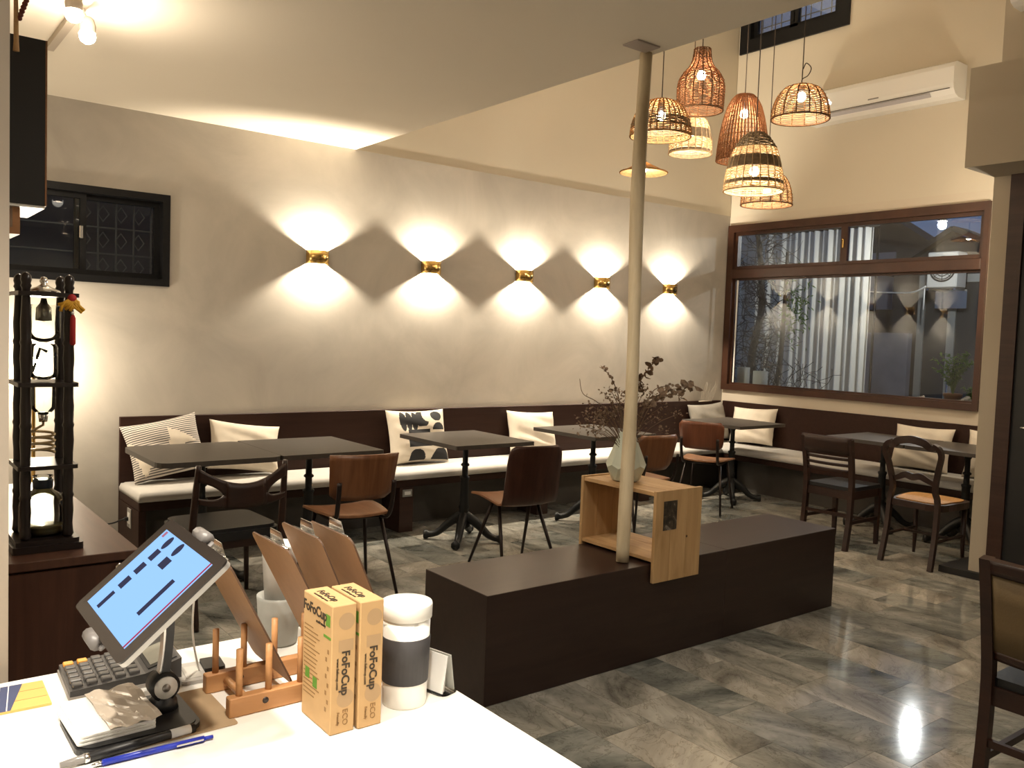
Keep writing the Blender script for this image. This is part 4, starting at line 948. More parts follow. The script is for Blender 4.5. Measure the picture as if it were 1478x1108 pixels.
for (k, n) in ((0, 3), (1, 3)):
    za, zb = ((.4635, .480), (cz - .018, cz))[k]
    for i in range(3):
        a = cx0 + (cx1 - cx0) * i / 3; mb = MB(); mb.box(a + .0006, a + (cx1 - cx0) / 3 - .0006, cy0 + .0185, cy1 - .0185, za, zb, b=.0012); mb.build('shelf_plank' if k == 0 else 'top_plank', M_['pine_y'], t)
for (ya, yb_, nm) in ((cy0, cy0 + .018, 'end_plank'), (cy1 - .018, cy1, 'end_plank')):
    for i in range(3):
        a = cx0 - .004 + (cx1 - cx0 + .008) * i / 3; mb = MB(); mb.box(a + .0006, a + (cx1 - cx0 + .008) / 3 - .0006, ya, yb_, .368, cz + .006, b=.0015); mb.build(nm, M_['pine_v'], t)
for yy in (2.72, 3.05): mb = MB(); mb.box(cx0 + .03, cx1 - .03, yy, yy + .03, .4515, .4633); mb.build('batten', M_['black'], t)
m, nt, b = newmat('dark_photo_print'); f = noise(nt, coord(nt, 'Object', (22, 22, 22)), 1.0, 5, .6, 1.0); L(nt, ramp(nt, f, [(0.4, (0.012, 0.010, 0.008)), (0.58, (0.06, 0.045, 0.03)), (0.7, (0.30, 0.26, 0.22))]), b.inputs['Base Color']); b.inputs['Roughness'].default_value = .4
mb = MB(); mb.box(2.962, 3.053, cy0 - .0015, cy0, .608, .744); st = mb.build('photo_label', m, t, label='small dark photo label')
mb = MB(); mb.tube([(3.13, cy0 - .0008, .565), (3.13, cy0 + .001, .565)], .006, 8); mb.build('wood_knot', pmat('dark_knot', (0.09, 0.04, 0.015), .7), t)
# faceted vase
mb = MB(); V = (3.025, 2.96, cz + .0065); R8 = 8
prof = [(.068, 0), (.098, .062), (.098, .078), (.038, .235)]
vs = []
for k, (r, z) in enumerate(prof):
    for i in range(R8): a = 2 * PI * (i + (.5 if k % 2 else 0)) / R8; vs.append((r * math.cos(a), r * math.sin(a), z))
fs = [tuple(reversed(range(R8)))]
for k in range(3):
    for i in range(R8):
        a, b_, c, d_ = k * R8 + i, k * R8 + (i + 1) % R8, (k + 1) * R8 + i, (k + 1) * R8 + (i + 1) % R8
        if k % 2 == 0: fs += [(a, b_, c), (b_, d_, c)]
        else: fs += [(a, b_, d_), (a, d_, c)]
n0 = len(vs)
for i in range(R8): a = 2 * PI * (i + .5) / R8; vs.append((.030 * math.cos(a), .030 * math.sin(a), .235))
for i in range(R8): a = 2 * PI * (i + .5) / R8; vs.append((.030 * math.cos(a), .030 * math.sin(a), .12))
for i in range(R8):
    j = (i + 1) % R8; fs += [(24 + i, 24 + j, n0 + j, n0 + i), (n0 + i, n0 + j, n0 + 8 + j, n0 + 8 + i)]
fs.append(tuple(range(n0 + 8, n0 + 16)))
mb.add(vs, fs, False); mb.build('vase', pmat('pale_green_ceramic', (0.50, 0.53, 0.43), .45), label='pale green faceted ceramic vase on the crate', cat='vase', loc=V)
# dried bouquet
rb = random.Random(11); M_['dry'] = translucent('dried_brown_leaf', (0.13, 0.085, 0.055), .2, var=.35); M_['dry2'] = translucent('dried_grey_brown_bloom', (0.20, 0.145, 0.105), .2, var=.4); M_['twig'] = pmat('dry_twig', (0.12, 0.075, 0.045), .8)
t = thing('dried_bouquet', 'dried brown flowers and eucalyptus twigs in the pale vase', 'dried flowers', (V[0], V[1], V[2] + .13))
def leafset(mb, p, d, l, wd, n_):
    d = d.normalized(); s = d.cross(n_).normalized() * wd; up = s.cross(d).normalized() * (wd * .35)
    mb.add([p, p + d * l * .35 + s + up, p + d * l * .75 + s * .8 + up * .6, p + d * l, p + d * l * .75 - s * .8 + up * .6, p + d * l * .35 - s + up], [(0, 1, 2, 3), (0, 3, 4, 5)], True)
def branch(pts, leaves, lsz, mat_, nm):
    q = spline(pts, 6); mb = MB(); mb.tube(q, [.0030 - .0018 * i / len(q) for i in range(len(q))], 5); br = mb.build('twig', M_['twig'], t)
    lm = MB()
    for k in range(leaves):
        s = len(q) * (.35 + .65 * k / leaves); p = q[min(int(s), len(q) - 1)]
        for w_ in range(2):
            d = Vector((rb.uniform(-1, 1), rb.uniform(-1, 1), rb.uniform(-.6, .9))); leafset(lm, p, d, lsz * rb.uniform(.7, 1.2), lsz * .42, Vector((rb.uniform(-1, 1), rb.uniform(-1, 1), rb.uniform(-1, 1))))
    lm.build('dried_leaves', M_[mat_], br, kind='stuff')
Z0 = -(V[2] + .13)
W_ = lambda x, z, y=2.97: (x - V[0], y - V[1], z + Z0)
o_ = (0, 0, -.04)
branch([o_, W_(3.05, 1.10), W_(3.09, 1.24), W_(3.16, 1.33), W_(3.245, 1.40)], 15, .034, 'dry', 'a')
branch([o_, W_(2.99, 1.12), W_(2.94, 1.25), W_(2.88, 1.32), W_(2.83, 1.345)], 7, .020, 'dry2', 'b')
branch([o_, W_(3.15, 1.13), W_(3.28, 1.22), W_(3.42, 1.24), W_(3.53, 1.25)], 11, .045, 'dry2', 'c')
branch([o_, W_(2.93, 1.10), W_(2.82, 1.18), W_(2.73, 1.22), W_(2.705, 1.29)], 2, .015, 'dry2', 'd')
branch([o_, W_(3.02, 1.15, 2.9), W_(2.93, 1.22, 2.88), W_(2.91, 1.235, 2.87)], 6, .020, 'dry', 'e')
branch([o_, W_(3.20, 1.12, 3.0), W_(3.33, 1.17, 3.05), W_(3.50, 1.20, 3.1), W_(3.60, 1.17, 3.12)], 10, .040, 'dry2', 'f')
branch([o_, W_(3.10, 1.2, 2.9), W_(3.17, 1.26, 2.86), W_(3.22, 1.265, 2.84)], 4, .020, 'dry2', 'g')
bl = MB(); st_ = MB()
for k in range(38):
    a = rb.uniform(0, 6.28); s = rb.uniform(.05, .30); p = Vector((s * math.cos(a), s * math.sin(a) * .7, rb.uniform(.10, .30) + .05 * (s < .12)))
    if k < 6: p = Vector((-.26 + rb.uniform(-.04, .06), rb.uniform(-.05, .05), .16 + rb.uniform(-.06, .06)))
    if math.hypot(p.x + .145, p.y + .15) < .11: p.y += .16
    st_.tube(bez((0, 0, -.04), (p.x * .25, p.y * .25, p.z * .7), p, 5), .0013, 4)
    for q in range(16):
        c = p + Vector((rb.gauss(0, .022), rb.gauss(0, .022), rb.gauss(0, .018))); leafset(bl, c, Vector((rb.uniform(-1, 1), rb.uniform(-1, 1), rb.uniform(-1, 1))), rb.uniform(.010, .020), .005, Vector((rb.uniform(-1, 1), rb.uniform(-1, 1), 1)))
st_.build('fine_stems', M_['twig'], t, kind='stuff'); bl.build('dried_blossom', M_['dry2'], t, kind='stuff')
# pale grasses in the corner
mb = MB()
for k in range(9):
    mb.tube(bez((6.99 + .02 * k, 5.80, .87), (7.02 + .03 * k, 5.82, 1.0), (7.06 + .028 * k + rb.uniform(-.03, .03), 5.84, 1.00 + rb.uniform(0, .14)), 6), .0009, 4)
mb.tube([(6.98, 5.82, .868), (7.18, 5.82, .872)], .006, 6)
mb.build('dried_grass', pmat('bleached_grass', (0.46, 0.40, 0.32), .9), label='thin bleached grasses lying on the backrest in the room corner', cat='dried grass')

# ------------------------------------------------------------------ brown cabinet, drip tower, black wall cabinet
CT = .75
t = thing('low_cabinet', 'reddish dark brown cabinet carrying the drip tower', 'cabinet', (0, 0, 0))
mb = MB(); mb.box(-.395, .742, 2.88, 4.30, CT - .028, CT, b=.002); mb.build('cabinet_top', wood('red_brown_cabinet_top', (0.062, 0.026, 0.016), (0.10, 0.044, 0.027), (26, 2, 2), .35, .02), t)
M_['cabwood'] = wood('red_brown_cabinet', (0.050, 0.018, 0.010), (0.082, 0.032, 0.019), (26, 26, 2), .4, .02)
mb = MB(); mb.box(-.39, .735, 2.905, 4.30, .001, CT - .028); mb.build('carcass', M_['cabwood'], t)
for (a, b_) in ((-.38, .17), (.18, .73)):
    mb = MB(); mb.box(a, b_, 2.885, 2.9045, .06, CT - .036, b=.002); d = mb.build('cabinet_door', M_['cabwood'], t)
    mb = MB(); mb.lathe([(.006, 0), (.006, .012), (.014, .018), (.016, .026), (.010, .032), (0, .033)], 12); k = mb.build('knob', M_['chrome'], d, loc=(b_ - .052, 2.885, .703), rot=(PI / 2, 0, 0))
# cold drip tower
t = thing('drip_tower', 'black wooden cold drip coffee tower with glass vessels on the brown cabinet', 'coffee dripper', (.497, 3.09, CT))
M_['towerwood'] = pmat('black_brown_lacquer', (0.014, 0.009, 0.008), .28)
hx, hy = .060, .070
mb = MB(); mb.prism(rrect(-hx - .04, hx + .04, -hy - .045, hy + .045, .012, 4), .001, .022); mb.prism(rrect(-hx - .03, hx + .03, -hy - .035, hy + .035, .012, 4), .022, .036); mb.build('base', M_['towerwood'], t)
for (sx, sy) in ((-1, -1), (1, -1), (-1, 1), (1, 1)):
    mb = MB(); pr = [(.013, .036), (.018, .045), (.016, .06)]
    for z0 in (.06, .285, .545): pr += [(.0145, z0 + .02), (.017, z0 + .06), (.0150, z0 + .10), (.018, z0 + .11), (.0150, z0 + .12), (.0165, z0 + .17), (.0145, z0 + .2)]
    pr += [(.012, .80), (.012, .822), (.016, .83), (.013, .838), (.016, .848), (.014, .862), (.007, .870), (.0, .872)]
    mb.lathe(pr, 12, (sx * hx, sy * hy, 0), cap1=False); mb.build('post', M_['towerwood'], t)
for z in (.258, .518, .80):
    mb = MB(); mb.prism(rrect(-hx - .025, hx + .025, -hy - .03, hy + .03, .008, 3), z, z + .013); mb.build('shelf', M_['towerwood'], t)
gl = M_['glassware']
mb = MB(); mb.lathe([(.0, .038), (.062, .038), (.07, .05), (.07, .13), (.062, .16), (.03, .18), (.026, .19), (.026, .22), (.032, .225)], 24, cap0=False, cap1=False); j = mb.build('bottom_jug', gl, t)
mb = MB(); mb.lathe([(.0, .04), (.058, .042), (.064, .05), (.064, .062), (0, .062)], 20, cap0=False, cap1=False); mb.build('coffee', pmat('pale_brew', (0.20, 0.16, 0.06), .2), j)
mb = MB(); mb.lathe([(.029, .186), (.030, .19), (.030, .212), (.029, .215)], 16); mb.build('stopper', pmat('dark_blue_stopper', (0.01, 0.02, 0.035), .3), j)
mb = MB(); pts = [(.033 * math.cos(a), .033 * math.sin(a), .30 + .07 * i / 48) for i, a in enumerate([2 * PI * 3.5 * i / 48 for i in range(49)])]; mb.tube(pts, .0045, 6); mb.tube([(.033 * math.cos(7 * PI), 0, .37), (0, 0, .39), (0, 0, .43)], .0045, 6); mb.build('glass_coil', pmat('amber_glass_tube', (0.45, 0.33, 0.16), .1), t)
mb = MB(); mb.lathe([(.024, .43), (.036, .445), (.036, .515)], 20, cap0=False, cap1=False); mb.build('brew_chamber', gl, t)
mb = MB(); mb.lathe([(.0, .40), (.012, .40), (.016, .43), (0, .43)], 12, cap0=False); mb.build('steel_spout', M_['chrome'], t)
mb = MB(); mb.lathe([(.012, .535), (.040, .545), (.042, .56), (.042, .64), (.036, .65)], 20, cap0=False, cap1=False); mb.build('grounds_vessel', gl, t)
mb = MB(); mb.tube([(-.02, 0, .60), (-.01, 0, .635), (.01, 0, .625)], .005, 6); mb.tube([(-.022, 0, .59), (-.03, 0, .56)], .004, 6); mb.build('drip_tap', M_['black'], t)
mb = MB(); mb.lathe([(.010, .655), (.048, .67), (.05, .69), (.05, .775)], 20, cap0=False, cap1=False); mb.build('water_globe', gl, t)
mb = MB(); mb.lathe([(.008, .795), (.011, .78), (.022, .765), (.024, .725), (.0, .722)], 16); mb.build('steel_funnel', pmat('brushed_steel', (0.42, 0.40, 0.36), .3, 1.0), t)
mb = MB(); mb.lathe([(.05, .8135), (.047, .82), (.02, .832), (.009, .84), (.013, .85), (.008, .862), (0, .864)], 20); mb.build('globe_lid', M_['chrome'], t)
# ornament on the tower post
t = thing('red_tassel_ornament', 'yellow and red lucky charm with tassel hanging on the drip tower', 'ornament', (.560, 2.992, CT + .785))
mb = MB(); mb.ball((0, 0, .012), .014, 10, 8); mb.build('red_knot', pmat('red_cord', (0.42, 0.02, 0.02), .7), t)
mb = MB(); ro = random.Random(2)
for k in range(12): mb.tube(bez((0, -.004, .005), (ro.uniform(-.03, .03), -.006, .01), (-.04 + .0068 * k, -.005, -.02 + ro.uniform(-.012, .012)), 4), .0055, 5)
mb.build('gold_fringe', pmat('golden_yellow', (0.72, 0.38, 0.03), .5), t)
mb = MB(); mb.ball((0, -.012, -.034), .005, 8, 6); mb.build('bead', M_['white_plastic'], t)
mb = MB(); mb.lathe([(.004, -.04), (.008, -.05), (.0085, -.13), (.004, -.135)], 10, (0, -.016, 0)); mb.build('tassel', pmat('red_tassel_thread', (0.36, 0.015, 0.015), .8), t)
# black wall cabinet with pale underside
t = thing('wall_cabinet', 'tall black hanging wall cabinet beside the small window', 'cabinet', (0, 0, 0))
mb = MB(); mb.box(-.399, .486, 3.0, 3.33, 1.826, 2.325); mb.build('carcass', M_['black'], t)
mb = MB(); mb.box(-.395, .484, 3.003, 3.327, 1.818, 1.826); mb.build('underside_panel', M_['white_plastic'], t)
mb = MB(); mb.box(.484, .489, 2.999, 3.33, 1.826, 2.325); mb.build('lit_side_edge', wood('orange_lit_edge', (0.20, 0.09, 0.04), (0.28, 0.14, 0.06)), t)  # warm light on the cabinet's right edge, put into the colour as orange
mb = MB(); mb.box(-.399, .420, 3.02, 3.22, 1.735, 1.755); mb.box(-.399, -.38, 3.02, 3.22, 1.755, 1.817); mb.box(.40, .42, 3.02, 3.22, 1.755, 1.817)
mb.build('wall_shelf', wood('orange_shelf_wood', (0.26, 0.12, 0.05), (0.40, 0.2, 0.09), (3, 20, 20)), label='small orange wooden shelf tray under the black wall cabinet', cat='shelf')
t = thing('hanging_ornament', 'wooden stick and dark red bead string hanging at the wall pillar', 'ornament', (.392, 2.90, 2.25))
mb = MB(); mb.tube([(0, 0, 0), (.0, .0, .03), (-.002, 0, .26)], [.009, .007, .005], 8); mb.build('stick', wood('light_stick', (0.45, 0.27, 0.12), (0.60, 0.38, 0.18)), t)
mb = MB()
for k in range(14): mb.ball((.008 + .0035 * k, 0, .095 + .011 * k), .008, 8, 6)
mb.build('bead_string', pmat('dark_red_beads', (0.16, 0.035, 0.02), .4), t, kind='stuff')
mb = MB(); mb.tube([(-.002, 0, .26), (0, 0, ZC - 2.25 - .0005)], .0015, 5); mb.tube([(.055, 0, .245), (.06, 0, ZC - 2.25 - .0005)], .0015, 5); mb.build('string', M_['cord'], t, kind='stuff')
# ------------------------------------------------------------------ counter
CZ = .90
t = thing('service_counter', 'white topped service counter with a brown front', 'counter', (0, 0, 0))
mb = MB(); mb.box(-1.6, .785, .25, 1.542, CZ - .035, CZ, b=.003); mb.build('counter_top', pmat('white_counter_top', (0.80, 0.78, 0.73), .35), t)
mb = MB(); mb.box(-1.58, .765, .3, 1.52, .001, CZ - .035); mb.build('counter_body', M_['dkwood'], t)

# text helper: flat lettering turned into a mesh
def text_mesh(s, size, ext=.0003, align='CENTER', shear=0.0, bold=0.0):
    c = bpy.data.curves.new('lettering', 'FONT'); c.body = s; c.size = size; c.extrude = ext; c.align_x = align; c.align_y = 'CENTER'; c.shear = shear; c.offset = bold; c.resolution_u = 3
    o = bpy.data.objects.new('lettering', c); COL.objects.link(o)
    dg = bpy.context.evaluated_depsgraph_get(); dg.update()
    me = bpy.data.meshes.new_from_object(o.evaluated_get(dg)); bpy.data.objects.remove(o); bpy.data.curves.remove(c); return me
def lettering(name, s, size, m_, parent, mat4, **kw):
    me = text_mesh(s, size, **kw); me.materials.clear(); me.materials.append(m_)
    o = bpy.data.objects.new(name, me); COL.objects.link(o); o.parent = parent; o.matrix_local = mat4; return o
def frame(o, ex, ey):
    ex, ey = Vector(ex).normalized(), Vector(ey).normalized(); ez = ex.cross(ey)
    return Matrix(((ex.x, ey.x, ez.x, o[0]), (ex.y, ey.y, ez.y, o[1]), (ex.z, ey.z, ez.z, o[2]), (0, 0, 0, 1)))
INK = pmat('dark_brown_ink', (0.035, 0.022, 0.010), .7); INKG = pmat('green_ink', (0.09, 0.22, 0.02), .7); INKB = pmat('faint_brown_ink', (0.24, 0.13, 0.045), .7); GREYC = pmat('grey_print_circle', (0.36, 0.235, 0.12), .7)
M_['kraft'] = pmat('kraft_card', (0.46, 0.29, 0.13), .75, var=.06, vscale=20)

# straw boxes
def straw_box(label, x0, x1, y0, y1, h, full):
    t = thing('straw_box', label, 'box', ((x0 + x1) / 2, (y0 + y1) / 2, CZ)); w, d = (x1 - x0) / 2, (y1 - y0) / 2
    mb = MB(); mb.box(-w, w, -d, d, .0005, h, b=.0012); mb.build('carton', M_['kraft'], t)
    e = .0004
    # top
    lettering('lettering', 'FoFoCup', .0155, INK, t, frame((-.002, .002, h + e), (0, -1, 0), (1, 0, 0)), bold=.0003)
    lettering('lettering', 'www.fofocup.com', .0062, INK, t, frame((-.013, .002, h + e), (0, -1, 0), (1, 0, 0)))
    # narrow front face (-Y): reads downwards
    fm = lambda x, z: frame((x, -d - e, z), (0, 0, -1), (1, 0, 0))
    lettering('lettering', 'FoFoCup', .0175, INK, t, fm(.003, h * .47), bold=.0004)
    lettering('lettering', 'www.fofocup.com', .0062, INK, t, fm(-.009, h * .47))
    lettering('lettering', 'ECO', .012, INKB, t, fm(.004, h * .125)); lettering('lettering', 'Friendly', .006, INKB, t, fm(-.007, h * .12))
    for (z, r) in ((h * .87, .0125), (h * .27, .0135)):
        mb = MB(); mb.prism([(.004 + r * math.cos(2 * PI * k / 20), z + r * math.sin(2 * PI * k / 20)) for k in range(20)], -d - .0002, -d - .00005, 'y'); mb.build('printed_circle', GREYC, t)
    mb = MB(); mb.box(-w + .011, w - .004, -d - .0003, -d, h * .64, h * .73); mb.build('printed_patch', GREYC, t)
    # broad left face (-X)
    lm = lambda y, z: frame((-w - e, y, z), (0, -1, 0), (0, 0, 1))
    lettering('lettering', 'FoFoCup', .021, INK, t, lm(.008, h * .895), bold=.0005); lettering('lettering', 'ecofriendly', .007, INK, t, lm(-.012, h * .82))
    mb = MB(); mb.box(-w - .0004, -w, -d + .006, -d + .020, h * .83, h * .92); mb.build('printed_label', INKG, t)
    mb = MB(); mb.box(-w - .0004, -w, -d + .003, -d + .026, h * .735, h * .755); mb.build('printed_label', INKG, t)
    mb = MB()
    for k in range(17):
        z = h * (.74 - .034 * k); a = d - .005; b_ = a - (.04 if k % 4 else .03) - .012 * ((k * 7) % 3) / 2; mb.box(-w - .0003, -w, b_, a, z, z + .0016)
    for k in range(8): mb.box(-w - .0003, -w, -d + .008 + .006 * (k % 2), -d + .013 + .006 * (k % 2), h * (.62 - .065 * k), h * (.62 - .065 * k) + .006)
    mb.build('printed_lines', INKB, t, kind='stuff')
    for (y, z) in ((.030, h * .36), (.004, h * .32)):
        mb = MB(); mb.box(-w - .0004, -w, y - .007, y + .007, z - .007, z + .009); mb.build('printed_label', INKG, t)
    return t
straw_box('kraft straw carton standing next to the wooden rack', .5405, .5785, 1.091, 1.187, .188, True)
straw_box('kraft straw carton standing against the white cup', .5835, .6215, 1.088, 1.184, .188, False)
# cup with dark sleeve
t = thing('travel_cup', 'white lidded cup with a dark grey sleeve', 'cup', (.689, 1.135, CZ))
mb = MB(); mb.lathe([(.0, .0005), (.0335, .0005), (.0345, .004), (.0375, .140), (.0, .140)], 32, cap0=False, cap1=False); mb.build('cup_body', pmat('white_ceramic', (0.78, 0.76, 0.71), .35), t)
mb = MB(); mb.lathe([(.0350, .041), (.0362, .038), (.0385, .107), (.0372, .109)], 32, cap0=False, cap1=False); mb.build('sleeve', pmat('dark_grey_silicone', (0.050, 0.047, 0.050), .7), t)
mb = MB(); mb.lathe([(.0378, .137), (.0398, .138), (.0402, .158), (.0392, .1610), (.0, .1612)], 32, cap1=False); mb.build('lid', pmat('white_lid', (0.80, 0.79, 0.75), .35), t)
# acrylic card stand
t = thing('card_stand', 'small clear acrylic card stand behind the white cup', 'card stand', (.757, 1.150, CZ), .25)
acr = thin_glass('clear_acrylic', (.98, .98, .97), 1.3, .05, .0); M_['misty'] = thin_glass('hazy_acrylic', (.97, .97, .96), 1.3, .6, .35)
mb = MB(); mb.prism(rrect(-.02, .02, -.035, .035, .012, 4), .0005, .003); mb.build('stand_base', acr, t)
for s in (-1, 1):
    mb = MB(); mb.sheet([[(s * .014, -.028, .003), (s * .014, .028, .003)], [(s * .004, -.028, .062), (s * .004, .028, .062)]], .002, False); mb.build('acrylic_panel', M_['paper'] if s < 0 else M_['frost'], t)
mb = MB(); mb.sheet([[(-.008, -.026, .004), (-.008, .026, .004)], [(-.0022, -.026, .060), (-.0022, .026, .060)]], .0006, False); mb.build('card', pmat('white_card', (0.7, 0.68, 0.64), .7), t)
# wooden plate rack
M_['beech'] = wood('beech_wood', (0.36, 0.17, 0.065), (0.52, 0.27, 0.11), (3, 30, 30), .5)
t = thing('wooden_rack', 'beech wood rack with upright dowels holding the clipboards', 'rack', (0, 0, CZ))
for (y, nm) in ((1.228, 'a'), (1.332, 'b')):
    mb = MB(); mb.box(.442, .778, y - .0085, y + .0085, .0006, .030, b=.0015); r = mb.build('rail', M_['beech'], t)
    for k in range(7):
        x = (.459, .5045, .556, .608, .660, .7105, .758)[k]; mb = MB(); mb.tube([(x, y, .028), (x, y, .100)], .0052, 10); mb.build('dowel', M_['beech'], r)
    mb = MB(); mb.tube([(.497, y - .0088, .017), (.497, y - .0084, .017)], .005, 10); mb.build('screw_cover', pmat('dark_screw', (0.03, 0.02, 0.015), .5), r)
for x in (.475, .60, .745):
    mb = MB(); mb.tube([(x, 1.234, .017), (x, 1.326, .017)], .006, 10); mb.build('cross_dowel', M_['beech'], t)
# clipboards (local: x thickness, y width, z height); lean towards -X
M_['hardboard'] = pmat('brown_hardboard', (0.36, 0.20, 0.095), .6, var=.06, vscale=40); M_['hb_edge'] = pmat('dark_hardboard_edge', (0.08, 0.04, 0.02), .7)
def clipboard(label, x, y, dx, dz, w=.165, l=.232):
    t = thing('clipboard', label, 'clipboard', (x, y, CZ + .0235), 0, 'clipboards in the wooden rack', rot=(0, -math.atan2(-dx, dz), 0))
    mb = MB(); mb.prism(rrect(-w / 2, w / 2, 0, l, .014, 5), -.0014, .0014, 'x'); o = mb.build('board', [M_['hardboard'], M_['hb_edge']], t)
    for p in o.data.polygons:
        if abs(p.normal.x) < .5: p.material_index = 1
    mb = MB(); mb.box(.0016, .0028, -w / 2 + .010, w / 2 - .010, .012, l - .012); mb.build('paper_sheets', M_['paper'], t)
    mb = MB(); mb.box(.003, .0045, -.05, .05, l - .035, l - .004, b=.0006); mb.tube([(.006, -.048, l - .010), (.006, .048, l - .010)], .0042, 8); mb.sheet([[(.010, -.03, l - .012), (.010, .03, l - .012)], [(.016, -.022, l + .010), (.016, .022, l + .010)]], .001, False); mb.build('clip', M_['chrome'], t)
    return t
clipboard('brown clipboard leaning far over beside the tablet', .5485, 1.318, -.105, .205)
clipboard('brown clipboard second from the tablet in the rack', .6525, 1.338, -.105, .205)
clipboard('brown clipboard third from the tablet in the rack', .703, 1.360, -.092, .209)
clipboard('brown clipboard last in the rack, farthest from the tablet', .750, 1.345, -.092, .209)
# frosted cups behind
t = thing('frosted_cup', 'frosted plastic cup with a white cup stacked inside behind the clipboards', 'cup', (.626, 1.482, CZ))
mb = MB(); mb.lathe([(.030, .0005), (.034, .003), (.040, .085), (.0405, .090), (.0385, .090), (.033, .006), (0, .006)], 24); mb.build('outer_cup', M_['frost'], t)
mb = MB(); mb.lathe([(.024, .078), (.026, .075), (.033, .18), (.0345, .185), (.032, .185), (.026, .085), (0, .085)], 24); mb.build('inner_cup', pmat('white_cup_plastic', (0.72, 0.70, 0.66), .4), t)

# kraft sheet under the tablet stand
mb = MB(); mb.prism(rrect(.30, .449, 1.199, 1.352, .006, 3), CZ + .0003, CZ + .0012); mb.build('kraft_sheet', pmat('kraft_paper_sheet', (0.37, 0.26, 0.15), .8), label='brown paper sheet lying under the tablet stand', cat='paper')
# tablet stand
t = thing('tablet_stand', 'black tablet stand with a round hinge on a flat base', 'stand', (.322, 1.278, CZ + .0012))
mb = MB(); mb.prism(rrect(-.085, .080, -.068, .072, .022, 5), .0003, .007); mb.prism(rrect(-.080, .075, -.063, .067, .02, 5), .007, .009); mb.build('base', M_['black'], t)
HY = .012; HX = .045
mb = MB(); mb.lathe([(.022, .009), (.020, .022), (.014, .03), (.012, .034)], 18, (HX, HY, 0)); mb.tube([(HX, HY - .014, .045), (HX, HY + .014, .045)], .021, 20); mb.build('hinge', M_['black'], t)
mb = MB(); mb.tube([(HX, HY - .017, .045), (HX, HY - .014, .045)], .0165, 20); h_ = mb.build('hinge_disc', pmat('brushed_aluminium', (0.62, 0.60, 0.57), .45, .1), t)
mb = MB(); mb.tube([(HX, HY - .0185, .045), (HX, HY - .017, .045)], .006, 14); mb.build('bolt', pmat('dull_bolt', (0.28, 0.26, 0.24), .4, .8), h_)
mb = MB(); mb.sweep(spline([(HX, HY, .055), (HX + .004, HY - .004, .10), (HX + .004, HY - .01, .15), (HX - .012, HY - .03, .188)], 6), .020, .011, (0, 1, 0)); a_ = mb.build('arm', M_['black'], t)
mb = MB(); mb.sweep(spline([(HX - .0065, HY, .06), (HX - .0025, HY - .004, .10), (HX - .0025, HY - .01, .15)], 6), .016, .003, (0, 1, 0)); mb.build('arm_strip', pmat('silver_strip', (0.6, 0.58, 0.55), .3, .9), a_)
mb = MB(); mb.ball((HX - .014, HY - .035, .194), .014, 12, 8); mb.build('ball_joint', M_['black'], t)
# tablet: centre, axes from the photograph's perspective
TC = Vector((.325, 1.219, 1.121)); A_ = Vector((.758, -.015, .652)).normalized(); B_ = Vector((.012, -1, -.03)); B_ = (B_ - A_ * A_.dot(B_)).normalized(); N_ = A_.cross(B_)
if N_.z < 0: N_ = -N_
t = thing('tablet', 'tablet with a lit pale blue screen held on the black stand', 'tablet', (0, 0, 0))
t.matrix_world = Matrix(((A_.x, -B_.x, N_.x, TC.x), (A_.y, -B_.y, N_.y, TC.y), (A_.z, -B_.z, N_.z, TC.z), (0, 0, 0, 1)))
TWD, THT = .174, .244     # along the slope, along Y
mb = MB(); mb.prism(rrect(-TWD / 2, TWD / 2, -THT / 2, THT / 2, .010, 5), -.009, -.0022); mb.build('back_shell', pmat('silver_tablet_shell', (0.40, 0.39, 0.37), .4, .6), t)
mb = MB(); mb.prism(rrect(-TWD / 2 - .0003, TWD / 2 + .0003, -THT / 2 - .0003, THT / 2 + .0003, .010, 5), -.0022, .0006); mb.build('bezel', pmat('black_bezel', (0.02, 0.016, 0.014), .25), t)
sw, sh = .142, .200
mb = MB(); mb.box(-sw / 2, sw / 2, -sh / 2, sh / 2, .0006, .0009); scr = mb.build('screen', emis('pale_blue_screen', (.30, .54, 1.0), .62), t)
UIM = emis('dark_interface_block', (.05, .05, .09), .5)
def ui(u0, u1, v0, v1, m_=UIM, name='interface_block'):
    x0, x1 = -sw / 2 + u0 * sw, -sw / 2 + u1 * sw; y0, y1 = sh / 2 - v1 * sh, sh / 2 - v0 * sh
    mb = MB(); mb.box(x0, x1, y0, y1, .0009, .0011); mb.build(name, m_, scr)
ui(.04, .24, .175, .235); ui(.30, .435, .16, .25); ui(.49, .62, .16, .25); ui(.67, .80, .16, .25); ui(.68, .80, .38, .50); ui(.26, .68, .73, .79)
ui(0, 1, .965, .985, emis('red_interface_line', (.45, .05, .10), .5), 'interface_line')
for (u, v) in ((.90, .21), (.91, .43)):
    mb = MB(); cx_, cy_ = -sw / 2 + u * sw, sh / 2 - v * sh; mb.prism([(cx_ + .0115 * math.cos(2 * PI * k / 20), cy_ + .0085 * math.sin(2 * PI * k / 20)) for k in range(20)], .0009, .0011); mb.build('interface_button', UIM, scr)
mb = MB(); mb.box(sw / 2 - .012, sw / 2 - .002, sh / 2 - .014, sh / 2 - .006, .0009, .0011); mb.build('interface_block', emis('red_interface_text', (.5, .18, .25), .5), scr)
for (x, y, s) in ((-TWD / 2, -.0, -1), (TWD / 2, .0, 1)):
    mb = MB(); mb.box(x - .010, x + .010, -.028, .028, -.014, -.0085, b=.002); mb.tube([(x + s * .007, -.02, -.004), (x + s * .007, .02, -.004)], .0095, 10); mb.build('clamp_jaw', pmat('grey_clamp', (0.14, 0.13, 0.125), .4), t)
mb = MB(); mb.box(-TWD / 2 - .008, TWD / 2 + .008, -.022, .022, -.016, -.0085); mb.build('clamp_bar', M_['black'], t)
